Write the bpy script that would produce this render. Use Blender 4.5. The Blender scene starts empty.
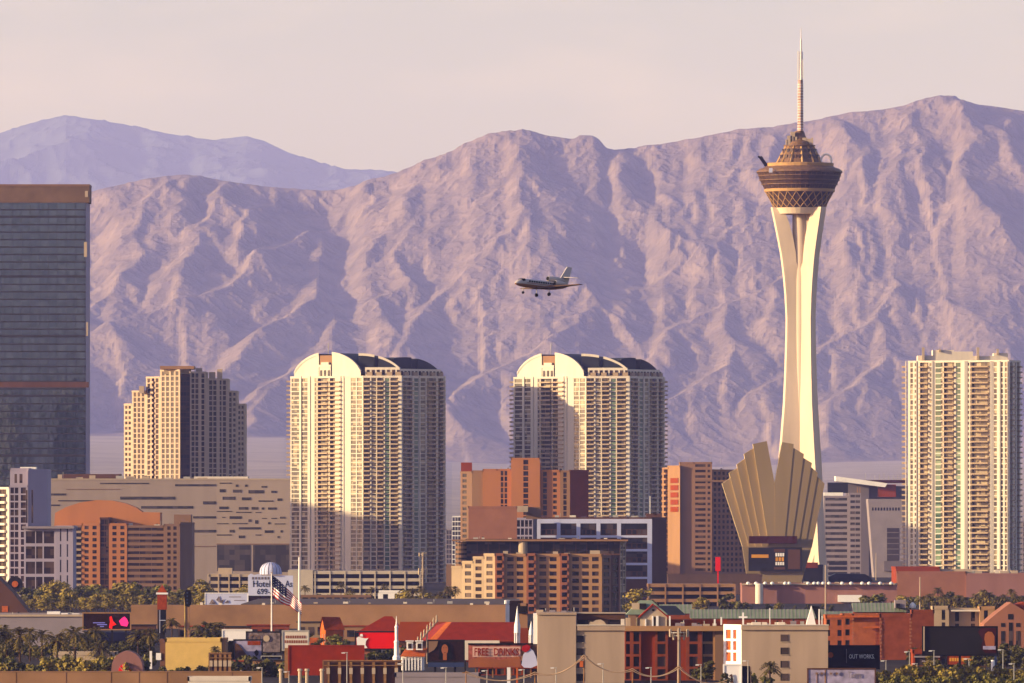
import bpy, math, random
import numpy as np
from math import radians, sin, cos, pi
random.seed(7)
S = bpy.context.scene
COL = S.collection
# ---------------------------------------------------------------- camera, sky, sun, exposure
F = 9400.0; HZ = 524.0; CH = 39.0            # focal length in pixels, horizon row, camera height
cam = bpy.data.cameras.new('camera'); camo = bpy.data.objects.new('camera', cam); COL.objects.link(camo)
camo.location = (0, 0, CH); camo.rotation_euler = (radians(90), 0, 0)
cam.sensor_width = 36; cam.lens = 36*F/1024; cam.shift_y = (HZ-341.5)/1024
cam.clip_start = 5; cam.clip_end = 300000
S.camera = camo
SUN_EL = 12.0; SUN_AZ = 74.0                 # azimuth: degrees to the left of straight behind the camera
sd = (-sin(radians(SUN_AZ))*cos(radians(SUN_EL)), -cos(radians(SUN_AZ))*cos(radians(SUN_EL)), sin(radians(SUN_EL)))
W = bpy.data.worlds.new('World'); S.world = W; W.use_nodes = True
wn = W.node_tree; bg = wn.nodes['Background']
sky = wn.nodes.new('ShaderNodeTexSky'); sky.sky_type = 'NISHITA'; sky.sun_disc = False
sky.sun_elevation = radians(SUN_EL); sky.sun_rotation = math.atan2(sd[0], sd[1])
sky.air_density = 1.0; sky.dust_density = 2.5; sky.ozone_density = 1.5; sky.altitude = 600
mul = wn.nodes.new('ShaderNodeMix'); mul.data_type = 'RGBA'; mul.blend_type = 'MULTIPLY'; mul.inputs[0].default_value = 1
mul.inputs[7].default_value = (1.10, 0.90, 1.02, 1)
wn.links.new(sky.outputs[0], mul.inputs[6])
# very faint high cloud
tc = wn.nodes.new('ShaderNodeTexCoord'); mp_ = wn.nodes.new('ShaderNodeMapping'); mp_.inputs['Scale'].default_value = (30, 30, 110); wn.links.new(tc.outputs['Generated'], mp_.inputs[0])
cn = wn.nodes.new('ShaderNodeTexNoise'); cn.inputs['Scale'].default_value = 1; cn.inputs['Detail'].default_value = 6; wn.links.new(mp_.outputs[0], cn.inputs[0])
cr = wn.nodes.new('ShaderNodeValToRGB'); wn.links.new(cn.outputs[0], cr.inputs[0]); cr.color_ramp.elements[0].position = .45; cr.color_ramp.elements[0].color = (1, 1, 1, 1); cr.color_ramp.elements[1].position = .8; cr.color_ramp.elements[1].color = (1.28, 1.16, 1.12, 1)
m2_ = wn.nodes.new('ShaderNodeMix'); m2_.data_type = 'RGBA'; m2_.blend_type = 'MULTIPLY'; m2_.inputs[0].default_value = 1
wn.links.new(mul.outputs[2], m2_.inputs[6]); wn.links.new(cr.outputs[0], m2_.inputs[7]); wn.links.new(m2_.outputs[2], bg.inputs[0])
bg.inputs[1].default_value = 0.114
sl = bpy.data.lights.new('sun', 'SUN'); so = bpy.data.objects.new('sun', sl); COL.objects.link(so)
sl.energy = 5.0; sl.angle = radians(0.5); sl.color = (1.0, 0.77, 0.52)
import mathutils
so.rotation_euler = mathutils.Vector(sd).to_track_quat('Z', 'Y').to_euler()
vs = S.view_settings; vs.view_transform = 'Standard'; vs.look = 'None'; vs.exposure = 0.80; vs.gamma = 1; vs.use_curve_mapping = False
S.cycles.volume_bounces = 1; S.cycles.max_bounces = 6

def PX(px, Y): return (px-512.0)/F*Y
def PZ(py, Y): return CH-(py-HZ)/F*Y

# ---------------------------------------------------------------- materials
def mat(name, c, rough=0.8, var=0.12, scale=0.15, metal=0.0, spec=0.1, streak=False, emis=None, c2=None, bump=0.0, raw=False):
    if not raw: c = tuple(v**1.42 for v in c)
    m = bpy.data.materials.new(name); m.use_nodes = True; nt = m.node_tree; b = nt.nodes['Principled BSDF']
    b.inputs['Roughness'].default_value = rough; b.inputs['Metallic'].default_value = metal
    b.inputs['Specular IOR Level'].default_value = spec
    geo = nt.nodes.new('ShaderNodeNewGeometry')
    mp = nt.nodes.new('ShaderNodeMapping'); nt.links.new(geo.outputs['Position'], mp.inputs[0])
    mp.inputs['Scale'].default_value = (scale, scale, scale*(0.15 if streak else 1))
    nz = nt.nodes.new('ShaderNodeTexNoise'); nz.inputs['Scale'].default_value = 1; nz.inputs['Detail'].default_value = 5
    nt.links.new(mp.outputs[0], nz.inputs[0])
    rp = nt.nodes.new('ShaderNodeValToRGB'); nt.links.new(nz.outputs[0], rp.inputs[0])
    rp.color_ramp.elements[0].position = 0.3; rp.color_ramp.elements[1].position = 0.7
    d = c2 or tuple(max(0, v*(1-var*2)) for v in c)
    rp.color_ramp.elements[0].color = (*d, 1); rp.color_ramp.elements[1].color = (*tuple(min(1, v*(1+var*0.5)) for v in c), 1)
    nt.links.new(rp.outputs[0], b.inputs['Base Color'])
    if emis:
        b.inputs['Emission Color'].default_value = (*c, 1); b.inputs['Emission Strength'].default_value = emis
    return m
def glass_mat(name, c, c2, rough=0.12, cell=(3.0, 3.0, 3.0), spec=0.5, tilt=0.0):
    """window glass: each pane a little lighter or darker (blinds, curtains)"""
    m = bpy.data.materials.new(name); m.use_nodes = True; nt = m.node_tree; b = nt.nodes['Principled BSDF']
    b.inputs['Roughness'].default_value = rough; b.inputs['Specular IOR Level'].default_value = spec
    geo = nt.nodes.new('ShaderNodeNewGeometry')
    sn = nt.nodes.new('ShaderNodeVectorMath'); sn.operation = 'SNAP'; sn.inputs[1].default_value = cell
    nt.links.new(geo.outputs['Position'], sn.inputs[0])
    wn_ = nt.nodes.new('ShaderNodeTexWhiteNoise'); nt.links.new(sn.outputs[0], wn_.inputs[0])
    rp = nt.nodes.new('ShaderNodeValToRGB'); nt.links.new(wn_.outputs[0], rp.inputs[0])
    e = rp.color_ramp.elements; e[0].color = (*c, 1); e[0].position = 0.45; e[1].color = (*c2, 1); e[1].position = 1.0
    nt.links.new(rp.outputs[0], b.inputs['Base Color'])
    return m

# ---------------------------------------------------------------- mesh helpers
class MB:
    def __init__(s): s.v = []; s.f = []; s.m = []
    def quad(s, a, b, c, d, m=0):
        n = len(s.v); s.v += [a, b, c, d]; s.f.append((n, n+1, n+2, n+3)); s.m.append(m)
    def poly(s, pts, m=0):
        n = len(s.v); s.v += list(pts); s.f.append(tuple(range(n, n+len(pts)))); s.m.append(m)
    def box(s, x0, x1, y0, y1, z0, z1, m=0, rot=0, o=(0, 0, 0)):
        c, sn = cos(rot), sin(rot)
        P = [(o[0]+x*c-y*sn, o[1]+x*sn+y*c, o[2]+z) for z in (z0, z1) for (x, y) in ((x0, y0), (x1, y0), (x1, y1), (x0, y1))]
        n = len(s.v); s.v += P
        for q in ((0, 3, 2, 1), (4, 5, 6, 7), (0, 1, 5, 4), (1, 2, 6, 5), (2, 3, 7, 6), (3, 0, 4, 7)):
            s.f.append(tuple(n+i for i in q)); s.m.append(m)
        return s
    def prism(s, pts, z0, z1, m=0, mt=None):          # pts: plan polygon, CCW
        n = len(pts)
        for i in range(n):
            a = pts[i]; b = pts[(i+1) % n]
            s.quad((a[0], a[1], z0), (b[0], b[1], z0), (b[0], b[1], z1), (a[0], a[1], z1), m)
        s.poly([(p[0], p[1], z1) for p in pts], m if mt is None else mt)
        s.poly([(p[0], p[1], z0) for p in reversed(pts)], m)
        return s
    def slab(s, pts, y0, y1, m=0, me=None):            # pts: (x,z) outline, thick from y0 (front) to y1
        n = len(pts)
        s.poly([(p[0], y0, p[1]) for p in pts], m); s.poly([(p[0], y1, p[1]) for p in reversed(pts)], m)
        for i in range(n):
            a = pts[i]; b = pts[(i+1) % n]
            s.quad((a[0], y0, a[1]), (a[0], y1, a[1]), (b[0], y1, b[1]), (b[0], y0, b[1]), m if me is None else me)
        return s
    def lathe(s, prof, n=24, o=(0, 0, 0), m=0, mf=None):   # prof: (r,z)
        b = len(s.v)
        for r, z in prof:
            for k in range(n):
                a = 2*pi*k/n; s.v.append((o[0]+r*cos(a), o[1]+r*sin(a), o[2]+z))
        for i in range(len(prof)-1):
            for k in range(n):
                k2 = (k+1) % n
                s.f.append((b+i*n+k, b+i*n+k2, b+(i+1)*n+k2, b+(i+1)*n+k)); s.m.append(mf[i] if mf else m)
        s.f.append(tuple(b+(len(prof)-1)*n+k for k in range(n))); s.m.append(m)
        return s
    def tube(s, a, b, r, n=6, r2=None, m=0):
        A = mathutils.Vector(a); B = mathutils.Vector(b); q = (B-A).to_track_quat('Z', 'Y'); r2 = r if r2 is None else r2
        base = len(s.v)
        for P, rr in ((A, r), (B, r2)):
            for k in range(n):
                t = 2*pi*k/n; s.v.append(tuple(P+q @ mathutils.Vector((rr*cos(t), rr*sin(t), 0))))
        for k in range(n):
            k2 = (k+1) % n; s.f.append((base+k, base+k2, base+n+k2, base+n+k)); s.m.append(m)
        s.f.append(tuple(base+n+k for k in range(n))); s.m.append(m); s.f.append(tuple(base+k for k in reversed(range(n)))); s.m.append(m)
        return s
    def mesh(s, name, mats):
        me = bpy.data.meshes.new(name); me.from_pydata(s.v, [], s.f)
        for m in (mats if isinstance(mats, (list, tuple)) else [mats]): me.materials.append(m)
        if any(s.m): me.polygons.foreach_set('material_index', s.m)
        me.update(); return me
    def build(s, name, mats, parent=None, loc=None, smooth=False):
        me = s.mesh(name, mats)
        if smooth: me.polygons.foreach_set('use_smooth', [True]*len(me.polygons))
        return link(name, me, parent, loc)
def link(name, me, parent=None, loc=None):
    o = bpy.data.objects.new(name, me); COL.objects.link(o)
    if parent: o.parent = parent
    if loc: o.location = loc
    elif parent is not None and parent.get('_org'):
        g = parent['_org']; o.location = (-g[0], -g[1], -g[2])
    return o
def tag(o, label=None, cat=None, group=None, kind=None):
    if label: o['label'] = label
    if cat: o['category'] = cat
    if group: o['group'] = group
    if kind: o['kind'] = kind
    return o
def thing(name, label, cat, loc=(0, 0, 0), group=None):
    """an Empty at the base; parts are modelled in world coordinates and shifted back by _org"""
    o = bpy.data.objects.new(name, None); COL.objects.link(o); o.location = loc; o['_org'] = [float(v) for v in loc]
    return tag(o, label, cat, group)
UNIT = {}
def unit_box(m):
    if m.name not in UNIT: UNIT[m.name] = MB().box(-.5, .5, 0, 1, 0, 1).mesh('pane_of_'+m.name, m)
    return UNIT[m.name]
CAP = 100
def repeat(root, name, rects, m, thick):
    """rects: (cx, cy, z0, width, height, rot, depth_out). First CAP are parts, the rest one stuff part"""
    g = root['_org']
    for (cx, cy, z, w, h, r, d) in rects[:CAP]:
        o = bpy.data.objects.new(name, unit_box(m)); COL.objects.link(o); o.parent = root
        o.location = (cx-g[0]+sin(r)*d, cy-g[1]-cos(r)*d, z-g[2]); o.rotation_euler = (0, 0, r); o.scale = (w, thick, h)
    if len(rects) > CAP:
        mb = MB()
        for (cx, cy, z, w, h, r, d) in rects[CAP:]:
            mb.box(-w/2, w/2, 0, thick, 0, h, 0, r, (cx+sin(r)*d, cy-cos(r)*d, z))
        o = mb.build(name, m, root); o['kind'] = 'stuff'
def parse(bays):
    out = []
    for t in bays.split():
        n = 1
        if '*' in t: t, n = t.split('*'); n = int(n)
        out += [(float(t[:-1]), t[-1])]*n
    return out
def rep_bays(s, n): return ' '.join([s]*n)
class Fac:
    """collects the walls, windows and balconies of one building"""
    def __init__(s): s.w = MB(); s.win = []; s.bal = []; s.strip = []; s.rail = []
    def face(s, p0, p1, z0, z1, nf, bays, m=0, bd=1.4, sill=0.28, head=0.85, inset=0.3, par=1.05, wallbal=None):
        dx, dy = p1[0]-p0[0], p1[1]-p0[1]; L = math.hypot(dx, dy); dx /= L; dy /= L; nx, ny = dy, -dx; rot = math.atan2(dy, dx)
        def P(u, d, z): return (p0[0]+dx*u+nx*d, p0[1]+dy*u+ny*d, z)
        fh = (z1-z0)/nf; bl = parse(bays); tw = sum(b[0] for b in bl); u = 0
        for wgt, k in bl:
            u1 = u+wgt/tw*L; w = u1-u; c = (u+u1)/2
            if k == '.':
                s.w.quad(P(u, 0, z0), P(u1, 0, z0), P(u1, 0, z1), P(u, 0, z1), m)
            elif k == 'p':                     # pier standing proud
                s.w.box(-w/2, w/2, -0.6, 0.3, z0, z1+0.4, m, rot, (*P(c, 0, 0)[:2], 0))
            elif k == 'g':
                s.w.quad(P(u, -.4, z0), P(u1, -.4, z0), P(u1, -.4, z1), P(u, -.4, z1), m)
                q = P(c, -.35, z0); s.strip.append((q[0], q[1], z0, w, z1-z0, rot, 0.1))
                for i in range(nf): s.w.box(-w/2, w/2, -0.02, .35, -.14*fh, 0.06*fh, m, rot, P(c, 0, z0+(i+1)*fh-.02))
            else:
                for i in range(nf):
                    a = z0+i*fh
                    if k == 'b': lo, hi, ins = a+.02, a+fh*0.93, bd
                    elif k == 'W': lo, hi, ins = a+fh*.12, a+fh*.92, inset
                    elif k == 's': lo, hi, ins = a+fh*.38, a+fh*.86, inset
                    else: lo, hi, ins = a+fh*sill, a+fh*head, inset
                    s.w.quad(P(u, 0, a), P(u1, 0, a), P(u1, 0, lo), P(u, 0, lo), m)
                    s.w.quad(P(u, 0, hi), P(u1, 0, hi), P(u1, 0, a+fh), P(u, 0, a+fh), m)
                    s.w.quad(P(u, -ins, lo), P(u, 0, lo), P(u, 0, hi), P(u, -ins, hi), m)
                    s.w.quad(P(u1, 0, lo), P(u1, -ins, lo), P(u1, -ins, hi), P(u1, 0, hi), m)
                    s.w.quad(P(u, 0, lo), P(u, -ins, lo), P(u1, -ins, lo), P(u1, 0, lo), m)
                    s.w.quad(P(u, -ins, hi), P(u, 0, hi), P(u1, 0, hi), P(u1, -ins, hi), m)
                    q = P(c, -ins-0.15, lo)
                    s.win.append((q[0], q[1], lo-.02, w, hi-lo+.04, rot, 0.15))
                    if k == 'b':
                        q = P(c, 0, a); s.bal.append((q[0], q[1], a-.12, w*1.02, par+.12, rot, bd))
            u = u1
def building(name, label, cat, poly, top, faces, nf, wall, glass, base=0.0, group=None, parapet=0.9, roofm=None, balm=None, stripm=None,
             root=None, conv=True, **kw):
    """poly: (px, Y) corners, front faces first from left to right, then round the back; top: picture row of the roof edge or z"""
    pts = [(PX(p, Y), Y) for p, Y in poly] if conv else poly
    z1 = top
    cx = sum(p[0] for p in pts)/len(pts); cy = sum(p[1] for p in pts)/len(pts)
    r = root or thing(name, label, cat, (cx, cy, 0), group)
    fc = Fac(); walls = wall if isinstance(wall, list) else [wall]
    n = len(pts)
    for i in range(n):
        a, b = pts[i], pts[(i+1) % n]
        spec = faces.get(i)
        if spec is None: fc.w.quad((*a, base), (*b, base), (*b, z1), (*a, z1), 0)
        else:
            if isinstance(spec, str): spec = dict(bays=spec)
            sp = dict(kw); sp.update(spec); m = sp.pop('m', 0); f_n = sp.pop('nf', nf); bays = sp.pop('bays')
            zb = sp.pop('zb', base)
            if zb > base: fc.w.quad((*a, base), (*b, base), (*b, zb), (*a, zb), m)
            fc.face(a, b, zb, z1, f_n, bays, m, **sp)
    fc.w.build('wall', walls, r)
    rf = MB(); rf.poly([(*p, z1-.05) for p in pts], 0)
    k = 1.004
    for i in range(n):                                   # parapet ring
        a, b = pts[i], pts[(i+1) % n]; L = math.hypot(b[0]-a[0], b[1]-a[1]); rot = math.atan2(b[1]-a[1], b[0]-a[0])
        rf.box(-.15, L+.15, -.15, .35, -.1, parapet, 1, rot, (*a, z1))
    rf.build('roof', [roofm or M['roof'], walls[0]], r)
    if fc.win: repeat(r, 'window', fc.win, glass, 0.15)
    if fc.bal: repeat(r, 'balcony', fc.bal, balm or walls[0], kw.get('bd', 1.4))
    if fc.strip: repeat(r, 'glass_strip', fc.strip, stripm or glass, 0.1)
    return r
# ---------------------------------------------------------------- mountains
def vnoise(x, y, seed):
    xi = np.floor(x).astype(np.int64); yi = np.floor(y).astype(np.int64); xf = x-xi; yf = y-yi
    u = xf*xf*xf*(xf*(xf*6-15)+10); v = yf*yf*yf*(yf*(yf*6-15)+10)
    def g(i, j):
        h = (i*374761393+j*668265263+seed*1442695041) & 0xffffffff
        h = ((h ^ (h >> 13))*1274126177) & 0xffffffff; h = h ^ (h >> 16)
        a = (h & 0xffff)/65536.0*2*np.pi
        return np.cos(a), np.sin(a)
    def d(i, j, fx, fy):
        a, b = g(i, j); return a*fx+b*fy
    n0 = d(xi, yi, xf, yf); n1 = d(xi+1, yi, xf-1, yf); n2 = d(xi, yi+1, xf, yf-1); n3 = d(xi+1, yi+1, xf-1, yf-1)
    return (n0+(n1-n0)*u)+((n2+(n3-n2)*u)-(n0+(n1-n0)*u))*v
def ridged(x, y, seed, octv, f0):
    s = 0; a = 1.0; w = 1.0
    for o in range(octv):
        n = 1-np.abs(vnoise(x*f0, y*f0, seed+o))*2; n = n*n; n = n*w; w = np.clip(n*1.6, 0, 1)
        s = s+n*a; a *= 0.5; f0 *= 2.03
    return s
def grid_mesh(name, X, Y, Z, m, smooth=False):
    ny, nx = Z.shape
    me = bpy.data.meshes.new(name)
    co = np.stack([X, Y, Z], -1).reshape(-1, 3).astype(np.float32)
    i = np.arange(nx*ny).reshape(ny, nx)
    q = np.stack([i[:-1, :-1], i[:-1, 1:], i[1:, 1:], i[1:, :-1]], -1).reshape(-1, 4)
    me.vertices.add(len(co)); me.vertices.foreach_set('co', co.ravel())
    me.loops.add(q.size); me.loops.foreach_set('vertex_index', q.ravel().astype(np.int32))
    me.polygons.add(len(q)); me.polygons.foreach_set('loop_start', np.arange(0, q.size, 4, dtype=np.int32))
    me.polygons.foreach_set('use_smooth', np.full(len(q), smooth))
    me.update(calc_edges=True); me.materials.append(m)
    o = bpy.data.objects.new(name, me); COL.objects.link(o); return o
def blur(a, n):
    for _ in range(n):
        b = np.pad(a, 1, mode='edge'); a = (b[:-2, 1:-1]+b[2:, 1:-1]+b[1:-1, :-2]+b[1:-1, 2:]+4*b[1:-1, 1:-1])/8
    return a
def erode(H, cell, drops, steps, seed, rate=0.35):
    rng = np.random.default_rng(seed); ny, nx = H.shape
    for batch in range(drops):
        n = nx*ny//6
        x = rng.uniform(1, nx-2, n); y = rng.uniform(1, ny-2, n); dx = np.zeros(n); dy = np.zeros(n); sed = np.zeros(n); wat = np.ones(n); spd = np.ones(n)
        Hf = H.ravel()
        for st in range(steps):
            xi = x.astype(int); yi = y.astype(int); fx = x-xi; fy = y-yi; k = yi*nx+xi
            h00 = Hf[k]; h10 = Hf[k+1]; h01 = Hf[k+nx]; h11 = Hf[k+nx+1]
            gx = (h10-h00)*(1-fy)+(h11-h01)*fy; gy = (h01-h00)*(1-fx)+(h11-h10)*fx
            h = (h00*(1-fx)+h10*fx)*(1-fy)+(h01*(1-fx)+h11*fx)*fy
            dx = dx*.3-gx*.7; dy = dy*.3-gy*.7; l = np.hypot(dx, dy)+1e-6; ux, uy = dx/l, dy/l
            dx, dy = ux*1.0, uy*1.0
            x2 = np.clip(x+ux, 1, nx-2.01); y2 = np.clip(y+uy, 1, ny-2.01)
            xi2 = x2.astype(int); yi2 = y2.astype(int); gx2 = x2-xi2; gy2 = y2-yi2; k2 = yi2*nx+xi2
            h2 = (Hf[k2]*(1-gx2)+Hf[k2+1]*gx2)*(1-gy2)+(Hf[k2+nx]*(1-gx2)+Hf[k2+nx+1]*gx2)*gy2
            dh = h2-h
            cap = np.maximum(-dh, 0.02*cell)*spd*wat*1.2
            dep = np.where((sed > cap) | (dh > 0), np.where(dh > 0, np.minimum(dh, sed), (sed-cap)*.2), 0)
            ero = np.where((sed <= cap) & (dh <= 0), np.minimum((cap-sed)*rate, -dh), 0)
            amt = dep-ero; sed = sed-amt
            D = np.zeros(nx*ny)
            for kk, ww in ((k, (1-fx)*(1-fy)), (k+1, fx*(1-fy)), (k+nx, (1-fx)*fy), (k+nx+1, fx*fy)):
                D += np.bincount(kk, weights=amt*ww, minlength=nx*ny)
            Hf += np.clip(D, -0.6*cell, 0.6*cell)*0.6
            spd = np.sqrt(np.maximum(spd*spd-dh*.2/cell, 0.05)); wat *= 0.985; x, y = x2, y2
        H = Hf.reshape(ny, nx)
    return H
def interp(pts, x): return np.interp(x, [p[0] for p in pts], [p[1] for p in pts])
SKY_R = [(-260, 215), (0, 205), (60, 199), (90, 192), (118, 185), (150, 178), (185, 174), (205, 177), (225, 181), (270, 187), (330, 191), (352, 187), (368, 179), (385, 177), (400, 171), (425, 160), (450, 152),
         (465, 143), (490, 133), (510, 131), (525, 129), (545, 135), (573, 139), (580, 135), (597, 136), (607, 150), (640, 147), (690, 139),
         (740, 129), (770, 127), (820, 119), (850, 112), (880, 110), (905, 105), (925, 98), (945, 95), (960, 98), (975, 104), (1000, 107), (1024, 111), (1100, 125), (1280, 150)]
FOOT = [(-260, 432), (90, 436), (290, 438), (450, 462), (640, 470), (850, 462), (1024, 458), (1280, 455)]
Y0, Y1, YR = 19600.0, 22600.0, 21700.0
K = 1.8      # metres in one unit of the mountain grid: the range stands 35 to 40 km away
# crest lines traced down from the skyline: (px, py); the shaded side lies to their right
RIDGES = [
    [(385, 177), (368, 181), (349, 196), (320, 223), (285, 245), (240, 272), (190, 300), (118, 322)],
    [(320, 223), (330, 255), (318, 290), (300, 312), (262, 335), (222, 372), (205, 400)],
    [(185, 174), (168, 186), (150, 200), (136, 232), (128, 265), (110, 290), (90, 310)],
    [(225, 181), (220, 200), (205, 222), (190, 250), (178, 268)],
    [(270, 187), (268, 205), (250, 225), (238, 248)],
    [(526, 129), (519, 150), (516, 174), (524, 203), (500, 232), (481, 255), (449, 278), (425, 300), (405, 330), (398, 352)],
    [(465, 143), (440, 180), (425, 215), (410, 226), (395, 262), (408, 280), (372, 300), (392, 330), (385, 345)],
    [(524, 203), (540, 235), (570, 262), (600, 300), (575, 325), (548, 340), (505, 360), (450, 395)],
    [(662, 146), (662, 165), (650, 200), (654, 222), (688, 258), (660, 275), (630, 290), (588, 312), (560, 320)],
    [(700, 139), (706, 165), (690, 190), (680, 215), (700, 240)],
    [(770, 127), (750, 150), (730, 180), (745, 215), (715, 245), (690, 262)],
    [(945, 95), (925, 125), (905, 160), (880, 190), (858, 215), (835, 245), (800, 262), (765, 285), (720, 300), (690, 320), (662, 345), (640, 362)],
    [(905, 105), (880, 140), (862, 170), (850, 190)],
    [(945, 95), (958, 130), (960, 165), (945, 190), (960, 215), (940, 238), (930, 262), (897, 292), (881, 315), (830, 337), (800, 362), (770, 380)],
    [(960, 98), (990, 130), (1008, 165), (1015, 205), (1000, 235), (985, 262), (1003, 300), (1012, 330), (1002, 360), (990, 400)],
    [(881, 315), (885, 345), (862, 375), (838, 395), (825, 430), (790, 452)],
    [(720, 300), (735, 335), (720, 365), (690, 385), (655, 405)],
    [(600, 300), (640, 340), (650, 365), (640, 400), (600, 440)],
    [(1012, 330), (1040, 370), (1050, 420)],
    [(1100, 125), (1090, 200), (1060, 260), (1075, 330), (1050, 370)],
    [(1180, 140), (1160, 220), (1175, 300), (1140, 380)],
    [(60, 199), (40, 240), (50, 290), (20, 330), (0, 380)],
    [(-60, 207), (-90, 260), (-70, 320), (-120, 380)],
    [(318, 290), (335, 320), (330, 345), (290, 372), (262, 400), (240, 425)],
    [(330, 345), (300, 360), (250, 400)],
    [(392, 330), (420, 365), (440, 395), (470, 420)],
]
def build_mountains():
    x0, x1 = -240, 1264
    dpx, dY = 2.6, 5.8
    px = np.arange(x0, x1, dpx); Yv = np.arange(Y0, Y1, dY)
    PXg, Yg = np.meshgrid(px, Yv)
    Xg = (PXg-512)/F*Yg
    zs = CH-(interp(SKY_R, px)-HZ)/F*YR; zf = CH-(interp(FOOT, px)-HZ)/F*Y0
    t = np.clip((Yv-Y0)/(YR-Y0), 0, 1)[:, None]
    basep = t**1.35
    H = zf[None]+(zs-zf)[None]*basep*0.08
    # upper envelope of tent-shaped ridges through the crest lines
    env = np.full(H.shape, -1e9)
    wx = Xg+45*vnoise(Xg/420, Yg/420, 5)+20*vnoise(Xg/140, Yg/140, 6); wy = Yg+55*vnoise(Xg/420+9, Yg/420, 8)+20*vnoise(Xg/140+3, Yg/140, 9)
    def tent(P, sl, sr):
        nonlocal env
        for (ax, ay, az), (bx, by, bz) in zip(P[:-1], P[1:]):
            vx, vy = bx-ax, by-ay; L2 = vx*vx+vy*vy
            tt = np.clip(((wx-ax)*vx+(wy-ay)*vy)/L2, 0, 1)
            ex = wx-(ax+vx*tt); ey = wy-(ay+vy*tt)
            d = np.hypot(ex, ey*0.9)
            side = np.where(ex > 0, sr, sl)
            env = np.maximum(env, az+(bz-az)*tt-d*side)
    for R in RIDGES:
        P = []
        sky0 = float(interp(SKY_R, R[0][0])); ft = float(interp(FOOT, R[0][0]))
        for (a, b) in R:
            s0 = float(interp(SKY_R, a)); f0 = float(interp(FOOT, a))
            v = min(1, max(0, (f0-b)/(f0-s0)))
            Yp = Y0+(YR-Y0)*(v**0.80)
            P.append(((a-512)/F*Yp, Yp, CH-(b-HZ)/F*Yp))
        tent(P, 0.60, 0.52)
    P = [((a-512)/F*YR, YR, CH-(b-HZ)/F*YR) for a, b in SKY_R]
    tent(P, 0.62, 0.62)
    H = np.maximum(H, env)
    H = blur(H, 1)
    prom = np.clip((H-zf[None])/700, 0, 1)
    H = H+(ridged(wx, wy*.45, 21, 4, 1/300.)-0.9)*18*(0.3+prom)+(ridged(wx, wy*.5, 41, 4, 1/105.)-0.9)*5*(0.25+prom)
    H = erode(H, 5.8, 2, 40, 3, 0.22)
    H = blur(H, 2)
    # resample finer
    k = 2
    px2 = np.arange(x0, x1-dpx, dpx/k); Y2 = np.arange(Y0, Y1-dY, dY/k)
    fi = (px2-x0)/dpx; fj = (Y2-Y0)/dY
    i0 = np.clip(fi.astype(int), 0, len(px)-2); j0 = np.clip(fj.astype(int), 0, len(Yv)-2)
    a = (fi-i0)[None]; b = (fj-j0)[:, None]
    j0 = j0[:, None]; i0 = i0[None]
    Hf = (H[j0, i0]*(1-a)+H[j0, i0+1]*a)*(1-b)+(H[j0+1, i0]*(1-a)+H[j0+1, i0+1]*a)*b
    PXf, Yf = np.meshgrid(px2, Y2); Xf = (PXf-512)/F*Yf
    rg = ridged(Xf, Yf, 77, 4, 1/42.)
    gy, gx = np.gradient(Hf, dY/k, 3.3); slope = np.clip(np.hypot(gx, gy), 0, 1.2)
    # stratified cliff bands
    Zw = Hf+0.12*Xf+18*vnoise(Xf/160, Yf/160, 61)
    band = np.abs(((Zw/46.0) % 1)-0.5)*2
    Hf = Hf+(rg-0.9)*3.6*slope+(band-.5)*.9*slope+vnoise(Xf/9, Yf/9, 90)*1.7*slope+vnoise(Xf/5, Yf/5, 92)*1.0*slope
    # settle the skyline on its traced line
    row = HZ-(Hf-CH)/Yf*F
    cur = row.min(0); tgt = interp(SKY_R, px2)
    ratio = (HZ-tgt)/(HZ-cur)
    kern = np.ones(9)/9; ratio = np.convolve(np.pad(ratio, 4, mode='edge'), kern, 'valid')
    v = np.clip((Hf-CH-150)/500, 0, 1)
    Hf = CH+(Hf-CH)*(1+(ratio[None]-1)*v)
    # foot: melt into the fan
    fan = (fan_z(PXf, Yf*K)-CH)/K+CH
    e = np.clip((Yf-Y0)/900, 0, 1)
    low = fan+(Hf-fan)*np.clip(e*1.6, 0, 1)
    Hf = np.where(Yf < Y0+900, np.maximum(low, fan-6+8*e), np.maximum(Hf, fan))
    tail = np.clip((Yf-(Y1-500))/500, 0, 1); Hf = Hf*(1-tail)+200*tail
    m = mat('mountain_rock', (0.20, 0.15, 0.135), 0.95, 0.18, 0.008, spec=0.1, c2=(0.11, 0.085, 0.082), raw=True)
    o = grid_mesh('mountain_range', Xf*K, Yf*K, (Hf-CH)*K+CH, m); tag(o, 'rugged bare desert mountain range filling the background', 'mountains', kind='structure')
def fan_z(px, Y):
    zf = CH-(interp(FOOT, px)-HZ)/F*Y0*K
    t = np.clip((Y-8500)/(Y0*K-8500), 0, 1.3)
    return zf*np.power(t, 1.15)
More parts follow.
